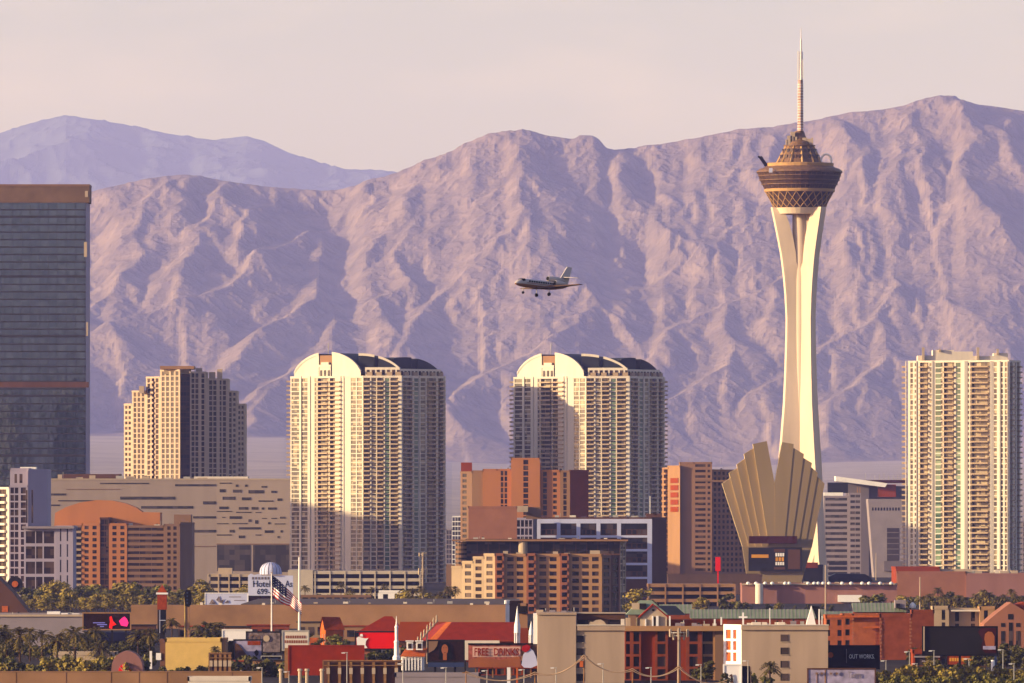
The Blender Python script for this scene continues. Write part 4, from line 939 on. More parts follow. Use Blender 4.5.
def trunk_mesh(h=3.5, r=.22):
    mb = MB(); mb.tube((0, 0, 0), (0, 0, h*.55), r, 6, r*.7); 
    for a in (0, 2.1, 4.2): mb.tube((0, 0, h*.5), (.9*cos(a), .9*sin(a), h*1.1), r*.6, 5, r*.25)
    return mb.mesh('trunk', M['bark'])
def palm_crown(seed, m, R=3.5, n=46):
    rnd = random.Random(seed); mb = MB()
    for i in range(n):
        a = rnd.uniform(0, 2*pi); el = rnd.uniform(-.45, 1.25); L = R*rnd.uniform(.85, 1.1); pts = []
        for k in range(7):
            t = k/6; rr = L*t*cos(el)*(1-.12*t); z = L*t*sin(el)-L*.55*t*t*(1.0 if el > 0 else .6); pts.append(mathutils.Vector((rr*cos(a), rr*sin(a), z)))
        side = mathutils.Vector((-sin(a), cos(a), 0))
        for k in range(6):
            w0 = .36*sin(pi*(k+.4)/6.6); 
            for s in (-1, 1):
                p, q = pts[k], pts[k+1]; e = (p+q)/2+side*s*w0*R/2.4-mathutils.Vector((0, 0, .18*w0*R))+(q-p)*.5
                mb.poly([tuple(p), tuple(q), tuple(e)])
    # skirt of dead fronds
    mb.lathe([(.12*R, -.35*R), (.17*R, -.2*R), (.1*R, 0)], 7, (0, 0, 0), 1)
    return mb.mesh('crown', [m, M['bark']])
CR = [crown_mesh(k, L_[k % 3], h=5.6+(k % 2), w=5.0+(k*7 % 3)*.6) for k in range(9)]
BU = [crown_mesh(20+k, L_[k % 3], h=2.6, w=3.6, n=420, low=.1) for k in range(6)]
TR = trunk_mesh(); PC = [palm_crown(k, L_[3]) for k in range(4)]
pt_ = MB().tube((0, 0, 0), (0, 0, 1), .17, 7, .13).mesh('trunk', M['bark'])
def tree(px, Y, h, label, group, kind=None, name='tree', cat='tree', wide=1.0, seed=None):
    rnd = random.Random(int(px*13+Y)); k = rnd.randrange(9) if kind is None else rnd.choice([kind, kind+3, kind+6])
    root = thing(name, label, cat, (PX(px, Y), Y, 0), group)
    s = h/7.2; o = link('trunk', TR, root); o.location = (0, 0, 0); o.scale = (s, s, s*.9)
    c = link('crown', CR[k], root); c.location = (0, 0, h*.12); c.scale = (s*wide*1.15, s*wide*1.15, s*1.05); c.rotation_euler = (0, 0, rnd.uniform(0, 6)); return root
def bush(px, Y, h, label, group, kind=None, wide=1.0):
    rnd = random.Random(int(px*17+Y)); k = rnd.randrange(6) if kind is None else rnd.choice([kind, kind+3])
    c = link('shrub', BU[k], None); c.location = (PX(px, Y), Y, -.1); c.scale = (h/2.6*wide,)*2+(h/2.4,); c.rotation_euler = (0, 0, rnd.uniform(0, 6)); tag(c, label, 'shrub', group); return c
def palm(px, Y, h, label, group, R=1.0):
    rnd = random.Random(int(px*11+Y)); root = thing('palm_tree', label, 'palm tree', (PX(px, Y), Y, 0), group)
    o = link('trunk', pt_, root); o.location = (0, 0, 0); o.scale = (R*1.3, R*1.3, h)
    c = link('crown', rnd.choice(PC), root); c.location = (0, 0, h); c.scale = (R, R, R); c.rotation_euler = (0, 0, rnd.uniform(0, 6)); return root
R1 = random.Random(5)
def row(x0, x1, step, Y, h0, h1, label, group, fn=tree, **kw):
    x = x0
    while x < x1:
        fn(x, Y+R1.uniform(-50, 50), R1.uniform(h0, h1), label, group, **kw); x += step*R1.uniform(.7, 1.3)
row(26, 205, 5.5, 4250, 8, 13, 'olive green street tree in the dense row before the orange arched hotel', 'trees before the orange arched hotel')
row(30, 205, 6.5, 4120, 5.5, 9, 'lower golden street tree at the front of the row before the orange arched hotel', 'low front trees before the orange arched hotel', kind=2)
row(206, 262, 9, 4150, 4, 7, 'small tree behind the wide white billboard near the domed sign', 'trees behind the wide white billboard')
tree(54, 4220, 14.5, 'tallest golden tree in the row before the orange arched hotel', None, kind=2); tree(122, 4220, 14, 'tall golden tree standing in front of the cream windows of the orange arched hotel', None, kind=2)
row(238, 250, 4, 4300, 9, 12, 'golden tree beside the left edge of the domed hotel sign', 'golden trees beside the domed sign', kind=2)
row(318, 372, 7, 4350, 3.5, 7, 'small tree at the foot of the four-level garage', 'trees at the foot of the four-level garage')
for x in (305, 341, 350, 372, 384): palm(x, 4400, R1.uniform(8, 11), 'thin palm in front of the four-level garage', 'palms before the four-level garage')
row(372, 412, 4.6, 3830, 5.2, 7.2, 'round golden green tree in the clump right above the long tan hall', 'round trees above the long tan hall', kind=2, wide=1.3)
row(398, 452, 7, 4050, 7, 12, 'tree in the grove around the antenna mast', 'trees around the antenna mast')
row(452, 520, 6, 3980, 3.8, 6.5, 'low tree at the foot of the tan stepped hotel', 'low trees at the foot of the tan stepped hotel', kind=0)
for x in (413, 420, 437, 441, 448, 455): palm(x, 4000, R1.uniform(8, 12), 'palm standing among the trees left of the tan stepped hotel', 'palms left of the tan stepped hotel')
tree(639, 3900, 11.5, 'large round tree at the right foot of the tan stepped hotel', None, kind=2, wide=1.3); tree(630, 3950, 8, 'dark tree just left of the large round tree', None, kind=1)
row(694, 712, 8, 4000, 6, 8, 'low tree before the two-level garage', 'low trees before the two-level garage', kind=2)
tree(727, 3950, 9.5, 'tall dark tree before the fan sign base', None, kind=1, wide=1.1); tree(736, 3950, 8, 'olive tree right of the tall dark tree before the fan sign base', None, kind=0); tree(745, 3950, 7, 'lowest tree under the fan sign base', None, kind=1)
row(768, 838, 13, 4000, 4, 6, 'small tree in front of the long pinkish wall', 'small trees before the long pinkish wall')
tree(874, 3950, 10, 'large round tree above the green metal roof at the right', None, kind=0, wide=1.45); tree(866, 3980, 8.5, 'tree touching the left side of the large round tree above the green roof', None, kind=0); tree(899, 3950, 9.5, 'golden green tree at the left corner of the brick podium', None, kind=2, wide=1.3); tree(908, 3980, 8, 'dark tree below the brick podium corner', None, kind=1)
row(922, 1060, 5, 3960, 7.5, 10.5, 'tree in the dense row along the foot of the brick podium', 'trees along the foot of the brick podium')
for k in range(16): palm(924+k*7.2+R1.uniform(-2, 2), 3900, R1.uniform(7, 12), 'palm in the dense row along the foot of the brick podium', 'palms along the foot of the brick podium')

# ================================================================ foreground left
Y = 3000
r = multi('low_building', 'grey flat-roofed hall behind the date palms at the left', 'building', [(-60, Y, 84, Y, 617, '1.', M['pale_grey_wall'])], M['pale_grey_wall'], G['dark'], depth=50)
flat(r, 'roof_edge', [(-60, 84, 614.6, 616.6)], Y-.5, M['cream_wall'], 1, 0); flat(r, 'roof_unit', [(47, 60, 611.5, 614.8), (61, 68, 613, 615.5), (72, 79, 613.5, 616)], Y+4, M['white'], 4, 0)
dp = 'feathery date palm standing before the grey flat-roofed hall'
for i, (x, ty, Rr, Yy, lb) in enumerate([(-3, 634, 1.7, 2560, 'date palm cut by the left edge of the view'), (7, 640, 1.5, 2600, 'low dark date palm next to the left edge'), (20, 636, 1.75, 2580, 'date palm with orange fruit stalks, second full palm from the left'), (57, 641, 1.75, 2540, 'date palm in the middle of the left row, lower than its right neighbour'), (75, 635, 1.85, 2560, 'tallest date palm just left of the video billboard'), (101, 648, 1.4, 2620, 'short palm under the video billboard')]):
    palm(x, Yy, PZ(ty, Yy), lb, 'date palms at the left', R=Rr)
g = MB(); 
for k in range(30):
    a = R1.uniform(0, 6.28); g.box(-.12, .12, -.12, .12, 0, .5, 0, a, (PX(20, 2580)+1.0*cos(a)-.8, 2578+sin(a), PZ(637, 2580)+R1.uniform(-.6, .5)))
row(0, 150, 6.5, 2480, 2.2, 4.2, 'shrub in the planting strip behind the tan wall at the bottom left', 'shrubs behind the tan wall at the bottom left', fn=bush)
row(86, 158, 5.5, 2720, 4, 7.5, 'dark tree under the video billboard', 'dark trees under the video billboard', kind=1)
row(0, 84, 6, 2700, 3.5, 6, 'dark tree under the date palms at the left', 'dark trees under the date palms', kind=1)
row(225, 330, 8, 2420, 2.5, 4.5, 'dark shrub among the posters and signs left of centre', 'shrubs among the posters left of centre', fn=bush, kind=1)
row(262, 320, 7, 2750, 4, 6, 'dark tree behind the two grey posters', 'dark trees behind the two grey posters', kind=1)
row(345, 400, 7, 2620, 3, 5, 'dark shrub below the bright red billboard', 'shrubs below the bright red billboard', fn=bush, kind=1)
row(525, 545, 6, 2900, 5, 7, 'dark tree left of the beige five-storey end wall', 'dark trees left of the beige end wall', kind=1)
row(912, 1024, 6, 2620, 4, 6.5, 'dark tree in the band behind the large dark video billboard', 'dark trees behind the large dark video billboard', kind=1)
for x in (3, 30, 42, 66, 88, 96, 138, 150): palm(x, 2660, R1.uniform(6, 9), 'thinner palm in the background of the date palm row', 'background palms at the left', R=1.2)
row(70, 120, 7, 2440, 2.5, 4, 'broad-leaved plant at the left of the red arched shop', 'broad-leaved plants left of the red arched shop', fn=bush, kind=2)
row(108, 158, 8, 2900, 4, 6, 'dark tree behind the video billboard', 'dark trees behind the video billboard', kind=1)
for x, t in ((115, 640), (122, 636), (148, 640), (172, 622)): palm(x, 2900, PZ(t, 2900), 'thin palm between the video billboard and the yellow wall', 'thin palms near the video billboard')
palm(208, 2800, PZ(633, 2800), 'huge bushy palm behind the right end of the yellow wall', None, R=2.6); palm(217, 2820, PZ(632, 2820), 'bushy palm leaning on the white billboard panel', None, R=2.0)
r = multi('low_building', 'low pale building between the date palms and the red arched shop', 'building', [(52, 2620, 116, 2620, 655, '1.', M['cream_wall'])], M['cream_wall'], G['dark'], depth=12)
r = multi('low_building', 'dark low shop roof under the video billboard', 'building', [(96, 2850, 140, 2850, 637, '1.', M['dark_metal'])], M['dark_metal'], G['dark'], depth=25)
g = MB(); polypx(g, [(92, 637), (98, 632.5), (130, 632), (139, 636), (141, 641), (92, 641)], 2848, 20); g.build('canopy', M['navy'], r)
flat(r, 'window_row', [(100, 138, 643, 644.6), (103, 138, 647, 648.2)], 2850, M['blue_art'], .2, .1)
# video billboard
def billboard(name, label, cat, x0, x1, y0, y1, Y, face, posts=(), frame='dark_metal', depth=.7, fw=.35, postm='dark_metal', group=None, back=False):
    r = thing(name, label, cat, (PX((x0+x1)/2, Y), Y, 0), group)
    f = boxpx(MB(), x0, x1, y0, y1, Y, depth).build('panel', face, r)
    a, b, c, d = PX(x0, Y), PX(x1, Y), PZ(y0, Y), PZ(y1, Y); g = MB()
    g.box(a-fw, b+fw, Y-.15, Y+depth+.1, c, c+fw); g.box(a-fw, b+fw, Y-.15, Y+depth+.1, d-fw, d); g.box(a-fw, a, Y-.15, Y+depth+.1, d, c); g.box(b, b+fw, Y-.15, Y+depth+.1, d, c)
    g.build('frame', M[frame], r)
    for p in posts: MB().box(PX(p, Y)-.3, PX(p, Y)+.3, Y+depth+.1, Y+depth+.7, 0, c-.6).build('post', M[postm], r)
    return r
Y = 2800
r = billboard('video_billboard', 'dark video billboard with glowing pink and blue shapes at the left', 'billboard', 83.5, 130, 613.5, 629, Y, M['brown_art'], (88, 112, 126), 'tan_wall')
flat(r, 'screen_image', [(93, 105, 622.4, 623.2), (97, 107, 624.2, 625), (100, 104, 626, 626.8)], Y, M['screen_blue'], .1, .1)
g = MB(); polypx(g, [(119, 621), (122, 618), (124.5, 616.5), (127, 619), (128.5, 623), (127, 626.5), (121, 625.5)], Y-.25, .1); g.build('screen_image', M['screen_pink'], r)
g = MB(); polypx(g, [(109, 628), (110, 622), (109.5, 617), (111.5, 616), (113, 621), (116.5, 624.5), (112.5, 626), (112, 629)], Y-.25, .1); g.build('screen_image', M['screen_red'], r)
# red arched shop
Y = 2430
r = thing('arched_shop', 'rosy round-fronted shop with a red fan-shaped doorway', 'shop', (PX(127, Y), Y, 0))
g = MB(); pts = [(111, 674)]+[(127-15.5*cos(pi*k/12), 668-17*sin(pi*k/12)) for k in range(13)]+[(143, 674)]; polypx(g, pts, Y, 12); g.build('wall', M['pink_stone'], r)
g = MB(); pts = [(118.5, 673)]+[(124.5-6*cos(pi*k/10), 671-7*sin(pi*k/10)) for k in range(11)]+[(130.5, 673)]; polypx(g, pts, Y-.2, .2); g.build('doorway', M['red_paint'], r)
g = MB(); [g.tube((PX(124.5, Y), Y-.3, PZ(672, Y)), (PX(124.5-5.8*cos(pi*k/5), Y), Y-.3, PZ(671-6.8*sin(pi*k/5), Y)), .07, 4) for k in range(1, 5)]; g.build('fan_bar', M['cream_wall'], r)
# bottom tan wall
Y = 2250
r = thing('boundary_wall', 'long low tan wall along the bottom left edge', 'wall', (PX(100, Y), Y, 0))
boxpx(MB(), -60, 262, 672, 700, Y, 1.0).build('wall', M['hall_wall'], r); boxpx(MB(), -60, 262, 671.2, 672, Y-.15, 1.3).build('coping', M['tan_wall'], r)
flat(r, 'pilaster', [(k, k+.5, 672.5, 700) for k in (16, 66, 111, 139, 167, 232)], Y, M['brown_wall'], .1, .05)
r = multi('low_building', 'pale pink low roof at the bottom edge under the timber-backed billboard', 'building', [(188, 2200, 250, 2200, 680.5, '1.', M['white_wall'])], M['white_wall'], G['dark'], depth=10)
# towers and signs
Y = 3000
r = thing('tower_sign', 'red square tower sign with pointed cap and white band', 'sign tower', (PX(162, Y), Y, 0))
boxpx(MB(), 157.3, 166.7, 594.5, 609.5, Y, 3).build('cabinet', M['red_tile'], r); boxpx(MB(), 156, 168, 592.6, 594.4, Y-.4, 3.8).build('band', M['white'], r)
g = MB(); x0, x1, z0, z1 = PX(157, Y), PX(167, Y), PZ(592.5, Y), PZ(584.5, Y); xm = (x0+x1)/2
for a, b in (((x0, Y), (x1, Y)), ((x1, Y), (x1, Y+3)), ((x1, Y+3), (x0, Y+3)), ((x0, Y+3), (x0, Y))): g.poly([(*a, z0), (*b, z0), (xm, Y+1.5, z1)])
g.build('cap', M['red_tile'], r)
boxpx(MB(), 159, 166, 609.6, 633, Y, 2).build('lower_panel', M['black'], r); boxpx(MB(), 157.5, 158.8, 609.6, 645, Y+1, .6).build('post', M['dark_metal'], r); boxpx(MB(), 160, 165, 633, 645, Y+.5, 1).build('post', M['dark_metal'], r)
flat(r, 'sign_light', [(159.4, 165.6, 620, 620.6)], Y, M['blue_white'], .2, .1); flat(r, 'sign_light', [(159.6, 160.1, 610, 633)], Y, M['blue_white'], .2, .1)
Y = 2900
r = thing('pole_sign', 'tall sand-coloured square pylon topped by a dark oval sign', 'sign', (PX(187, Y), Y, 0))
boxpx(MB(), 184.4, 189.6, 605, 648, Y, 1.6).build('pylon', M['tan_wall'], r); boxpx(MB(), 184.2, 185.2, 593, 648, Y-.2, .4).build('edge_strip', M['yellow_wall'], r)
g = MB(); polypx(g, [(184, 594), (186, 590), (190, 590), (191.4, 594), (191.2, 604), (189, 607), (185, 606)], Y-.6, 1.6); g.build('sign_head', M['black'], r)
flat(r, 'sign_light', [(186.5, 188, 592+k*3.4, 593.6+k*3.4) for k in range(4)], Y-.7, M['blue_art'], .1, .05)
Y = 4050
r = billboard('billboard', 'wide white billboard with a faint grey picture before the small cream garage', 'billboard', 205.5, 247.5, 593.5, 606, Y, M['blue_white'], (215, 238), 'white')
for pts in ([(209, 604), (212, 599), (214, 601), (216, 604)], [(216, 600), (219, 596), (221, 601), (224, 599), (222, 604)], [(224, 603), (228, 600), (229, 603)]):
    g = MB(); polypx(g, pts, Y-.25, .1); g.build('picture', M['grey_art'], r)
flat(r, 'lettering_line', [(229, 241, 596.5, 597.3), (234, 245, 600, 600.8)], Y, M['pale_grey_wall'], .1, .1)
r = billboard('billboard', 'dark poster board below the domed hotel sign', 'billboard', 249, 276, 596.5, 606, 4060, M['brown_art'], (255, 270))
# domed hotel sign
Y = 4150; wh = M['blue_white']
r = thing('domed_sign', 'white hotel sign with a ribbed dome and phone number lettering', 'sign', (PX(270, Y), Y, 0))
boxpx(MB(), 248, 293, 575.5, 596, Y, 3).build('sign_panel', wh, r)
g = MB(); polypx(g, [(248, 575.5), (251, 573.5), (254, 575), (258, 574), (262, 575.5)], Y, 2.5); g.build('crest', wh, r)
g = MB(); g.lathe([(11.2*Y/F, 0), (11.2*Y/F, 3.2*Y/F), (10.4*Y/F, 6.5*Y/F), (8.2*Y/F, 9.5*Y/F), (4.8*Y/F, 11.6*Y/F), (.3, 12.2*Y/F)], 24, (PX(270.5, Y), Y+3.5, PZ(574.5, Y))); d = g.build('dome', wh, r, smooth=True)
g = MB()
for k in range(8):
    a = pi+pi*(k+.5)/8
    for (r0, h0), (r1, h1) in zip([(11.3, 0), (11.3, 3.2), (10.5, 6.5), (8.3, 9.5)], [(11.3, 3.2), (10.5, 6.5), (8.3, 9.5), (4.8, 11.7)]):
        q = Y/F; g.tube((PX(270.5, Y)+r0*q*cos(a), Y+3.5+r0*q*sin(a), PZ(574.5, Y)+h0*q), (PX(270.5, Y)+r1*q*cos(a), Y+3.5+r1*q*sin(a), PZ(574.5, Y)+h1*q), .12, 4)
g.build('rib', M['grey_wall'], d)
text(r, 'lettering', 'Hotel', 253, 270, 580.5, 587, Y-.1, M['black']); text(r, 'lettering', 'As', 285, 292, 580.5, 587, Y-.1, M['black']); text(r, 'lettering', '699-3', 257, 273, 588.5, 594.3, Y-.1, M['black'])
flat(r, 'sign_letters', [(252+k*3.1, 254+k*3.1, 577, 579.5) for k in range(6)], Y, M['grey_wall'], .1, .1)
for x in (252, 288): boxpx(MB(), x, x+1.2, 596, 618, Y+1, .6).build('post', M['dark_metal'], r)

# flags
Y = 3050
def pole(name, label, cat, x, y0, Y, r0=.16, m='white_metal', base=0):
    t = thing(name, label, cat, (PX(x, Y), Y, 0)); MB().tube((PX(x, Y), Y, base), (PX(x, Y), Y, PZ(y0, Y)), r0, 8, r0*.6).build('pole', M[m], t); MB().lathe([(.05, -.2), (.25, 0), (.05, .25)], 8, (PX(x, Y), Y, PZ(y0, Y))).build('finial', M['gold'], t); return t
pole('flagpole', 'tall bare white pole right of the flag', 'flagpole', 299.3, 557, Y, .42)
r = pole('flagpole', 'white flagpole carrying the striped flag', 'flagpole', 271.6, 573, Y, .26)
def flag(label, x, y, Y, W_, H_):
    nx, ny = 40, 26; g = MB(); gid = {}
    top = [(0, 0), (.18, 4.5), (.4, 11.5), (.6, 17), (.8, 24), (1, 31)]     # droop in pixels of the hoist side
    def P(u, v):
        px_ = x+u*29.5; dr = np.interp(u, [0, .25, .5, .75, 1], [0, 5.5, 13, 20.5, 28]); hh = np.interp(u, [0, .3, .5, .62, .8, 1], [20, 21, 17.5, 14.5, 14, 12]); py_ = y+dr+v*hh
        return (PX(px_, Y), Y+.55*sin(u*11+v*2.2)+.25*sin(u*23), PZ(py_, Y))
    for i in range(nx):
        for j in range(ny):
            u0, u1, v0, v1 = i/nx, (i+1)/nx, j/ny, (j+1)/ny
            k = 0 if (j//2) % 2 == 0 else 1
            if u0 < .48 and j < 14: k = 2
            g.quad(P(u0, v1), P(u1, v1), P(u1, v0), P(u0, v0), k)
    o = g.build('flag', [M['flag_red'], M['white'], M['navy']]); tag(o, label, 'flag')
    st = MB()
    for a in range(5):
        for b in range(4):
            u = .05+a*.09; v = .05+b*.13; c = P(u, v); 
            for q in range(5):
                pass
            st.poly([(c[0]+.16*(1 if q % 2 == 0 else .45)*cos(pi/2+pi*q/5), c[1]-.12, c[2]+.16*(1 if q % 2 == 0 else .45)*sin(pi/2+pi*q/5)) for q in range(10)])
    s_ = st.build('star', M['white'], o); return o
flag('large drooping flag of red and white stripes with a navy starred corner', 272, 575, Y, 30, 20)

# yellow wall building, timber-backed billboards, white panels
Y = 2500
r = multi('warehouse', 'bright yellow flat wall building left of the centre foreground', 'building', [(160, Y+.5, 165.5, Y+.2, 642.5, '1.', M['brown_wall']), (165.5, Y, 221.5, Y, 641.5, '1.', M['yellow_wall']), (221.5, Y+.2, 226, Y+.5, 641.5, '1.', M['tan_wall'])], M['yellow_wall'], G['dark'], depth=15)
palm(215, 2490, PZ(650, 2490), 'small palm before the right part of the yellow wall', None, R=.75)
row(158, 222, 6, 2440, 1.2, 2.2, 'small dark shrub at the foot of the yellow wall', 'shrubs at the foot of the yellow wall', fn=bush, kind=1)
flat(thing('utility_box', 'thin white cabinet left of the yellow wall', 'cabinet', (PX(151, Y), Y, 0)), 'cabinet', [(149.6, 152, 651, 669), (156, 161, 653, 660)], Y, M['white'], .6, 0)
def timber_back(label, x0, x1, y0, y1, Y, ribs):
    r = thing('billboard', label, 'billboard', (PX((x0+x1)/2, Y), Y, 0)); boxpx(MB(), x0+.6, x1-.6, y0+1, y1, Y+.8, .3).build('panel', M['brown_wall'], r)
    for k in range(ribs):
        x = x0+(x1-x0)*(k+.5)/ribs; boxpx(MB(), x-1.3, x+1.3, y0+2, y1+1, Y, .7).build('post', M['timber'], r)
        boxpx(MB(), x-1.7, x+1.7, y0+8, y0+14, Y-.3, .25).build('walkway_bracket', M['cream_wall'], r)
    g = MB(); boxpx(g, x0, x1, y0, y0+1.0, Y-.3, .3); g.build('top_rail', M['timber'], r); boxpx(MB(), x0, x1, y0+5, y0+5.8, Y-.3, .3).build('walkway_rail', M['timber'], r); boxpx(MB(), x0, x0+1, y0, y1, Y-.3, .3).build('side_rail', M['timber'], r)
    return r
timber_back('small timber back of a billboard with five posts in front of the yellow wall', 208.5, 232, 652.5, 678, 2350, 5)
timber_back('wide back of a billboard with timber posts and rail left of the white chapel', 322.5, 402, 660, 690, 2280, 7)
r = billboard('billboard', 'narrow white panel above the person poster', 'billboard', 223, 251, 630.5, 640.5, 2700, M['white'], (229, 246), 'white_metal')
r = billboard('billboard', 'poster with a brown figure on pale lilac left of the two grey posters', 'billboard', 234.5, 261.5, 640.5, 661, 2520, M['lilac_art'], (240, 256), 'dark_metal')
g = MB(); polypx(g, [(235, 660.5), (235, 643), (238, 644), (243, 650), (247.5, 656), (249, 660.5)], 2519.75, .1); g.build('picture', M['brown_wall'], r)
g = MB(); polypx(g, [(254, 652), (256.5, 649.5), (259, 652), (258, 655), (256, 656)], 2519.75, .1); g.build('picture', M['dark_metal'], r)
flat(r, 'picture', [(247.5, 260.5, 641, 645)], 2520, M['red_tile'], .1, .1)
boxpx(MB(), 228.5, 234, 640.6, 668, 2521, 1).build('side_column', M['black'], r)
r = billboard('billboard', 'grey brown picture poster directly left of the pale lettered board', 'billboard', 247, 280, 632.5, 652, 2640, M['grey_art'], (252, 275))
text(r, 'lettering', 'COL', 249, 262, 634.5, 641, 2639.8, M['dim_tan_wall']); g = MB(); g.slab([(PX(266.5, 2640)+.9*cos(k*pi/7), PZ(638.5, 2640)+.9*sin(k*pi/7)) for k in range(14)], 2639.7, 2639.8); g.build('picture', M['cream_wall'], r)
r = billboard('billboard', 'pale board with two faded red lines of lettering above the dark red panel', 'billboard', 283, 308, 631.5, 649.5, 2640, M['white_wall'], (288, 303), 'steel')
flat(r, 'lettering_line', [(285.5+k*2.3, 287.2+k*2.3, 635.5, 638.3) for k in range(9)]+[(284.5+k*2.3, 286.2+k*2.3, 640.2, 643) for k in range(10)], 2640, M['pink_wall'], .1, .1)
r = billboard('billboard', 'small black framed signboard left of the dark red panel', 'billboard', 261.5, 281, 656.5, 667, 2480, M['black'], (264, 279), 'steel', fw=.2)
flat(r, 'lettering_line', [(264, 278, 658.5, 660), (266, 276, 662, 663)], 2480, M['blue_art'], .1, .1)
r = multi('low_building', 'dark low shop below the brown figure poster', 'building', [(243, 2450, 284, 2450, 667, '1.', M['dark_metal'])], M['dark_metal'], G['dark'], depth=20)
r = billboard('billboard', 'large plain dark red billboard left of centre with timber side frame', 'billboard', 289.5, 363, 646.5, 674, 2350, M['dark_red'], (300, 320, 345), 'dark_red')
boxpx(MB(), 284.5, 288.5, 648, 678, 2350, 1.2).build('side_frame', M['timber'], r)
for x in (300, 307, 281, 322): tag(MB().lathe([(.45, 0), (.45, 3.6), (.7, 3.7), (.5, 4.2)], 10, (PX(x, 2260), 2260, 0)).build('vent_stack', M['cream_wall']), 'stubby pale vent stack below the dark red billboard', 'vent', 'vent stacks below the dark red billboard')
# tan chapel
Y = 2800
r = thing('chapel', 'small orange chapel with red gabled roof behind the dark red billboard', 'chapel', (PX(330, Y), Y, 0))
g = MB(); a, b, c = PX(320, Y), PX(343, Y), PX(325.5, Y)
zr, ze = PZ(617.3, Y), PZ(629.5, Y)
g.quad((c, Y, 0), (b, Y+2, 0), (b, Y+2, ze), (c, Y, ze)); g.quad((a, Y+4, 0), (c, Y, 0), (c, Y, ze), (a, Y+4, ze)); g.poly([(a, Y+4, ze), (c, Y, ze), ((a+c)/2, Y+2.2, zr)]); g.quad((b, Y+2, 0), (b-2, Y+8, 0), (b-2, Y+8, ze), (b, Y+2, ze)); g.quad((b-2, Y+8, 0), (a, Y+4, 0), (a, Y+4, ze), (b-2, Y+8, ze))
g.build('wall', M['orange_tile'], r)
g = MB(); rb = (b-1.0, Y+5, zr); ra = ((a+c)/2-.3, Y+2.2, zr+.15); g.quad((c-.3, Y-.4, ze-.2), (b+.6, Y+1.6, ze-.2), rb, ra); g.quad(ra, rb, (b-1.5, Y+8.4, ze-.2), (a-.4, Y+4.3, ze-.2)); g.poly([(b+.6, Y+1.6, ze-.2), (b-1.5, Y+8.4, ze-.2), rb]); g.build('roof', M['red_tile'], r)
g = MB(); [g.box(x, x+.25, Y+1.0-k*.9, Y+1.25-k*.9, 0, PZ(634, Y)) for k, x in enumerate((a+.6, a+1.3))]; g.build('porch_column', M['cream_wall'], r)
r = multi('low_building', 'low orange porch left of the small orange chapel', 'building', [(309, 2820, 320, 2820, 641, '.5. 1w .5. 1w .5.', M['orange_tile'])], M['orange_tile'], G['brown'], 4, depth=8)
tree(336, 2750, 6.5, 'olive tree before the small orange chapel', None, kind=0, wide=1.2); tree(330, 2740, 4.5, 'low dark tree at the left foot of the small orange chapel', None, kind=1); tree(345, 2760, 5, 'tree touching the right of the small orange chapel', None, kind=0)
row(300, 316, 8, 2900, 4, 6, 'dark tree above the pale lettered board', 'dark trees above the pale lettered board', kind=1)
# hip roof and red billboard
Y = 2900
r = thing('pavilion', 'dark red hip roof pavilion behind the bright red billboard', 'building', (PX(378, Y), Y, 0))
def hip(mb, x0, x1, ye, yr, xr0, xr1, Y, D, m=0):
    a, b, ra, rb, ze, zr = PX(x0, Y), PX(x1, Y), PX(xr0, Y), PX(xr1, Y), PZ(ye, Y), PZ(yr, Y)
    mb.quad((a, Y, ze), (b, Y, ze), (rb, Y+D/2, zr), (ra, Y+D/2, zr), m); mb.quad((b, Y+D, ze), (a, Y+D, ze), (ra, Y+D/2, zr), (rb, Y+D/2, zr), m)
    mb.poly([(a, Y+D, ze), (a, Y, ze), (ra, Y+D/2, zr)], m if m != 9 else 0); mb.poly([(b, Y, ze), (b, Y+D, ze), (rb, Y+D/2, zr)], m); return mb
hip(MB(), 357, 404, 632, 616.5, 384, 392, Y, 16).build('roof', M['dark_red'], r); boxpx(MB(), 359, 402, 632, 645, Y+1, 14).build('wall', M['brown_wall'], r)
r = billboard('billboard', 'bright red billboard with a white figure at its left end', 'billboard', 356, 396, 632.3, 648.5, 2600, M['red_paint'], (365, 380), 'dark_metal')
for pts in ([(356.5, 638), (358.5, 636.5), (361.5, 637.5), (365.5, 638.5), (368.5, 638), (366, 641), (365.5, 645), (367.5, 648), (364.5, 648.2), (361, 645), (357, 645.5)], [(359.5, 636.5), (360.5, 634), (362.5, 634), (363, 636.5)]):
    g = MB(); polypx(g, pts, 2599.75, .1); g.build('picture', M['white'], r)
flat(r, 'picture', [(356, 358.8, 632.6, 637)], 2600, M['black'], .1, .1)
flat(r, 'lower_sign', [(364, 378, 650, 656)], 2601, M['beige_wall'], .5, 0)
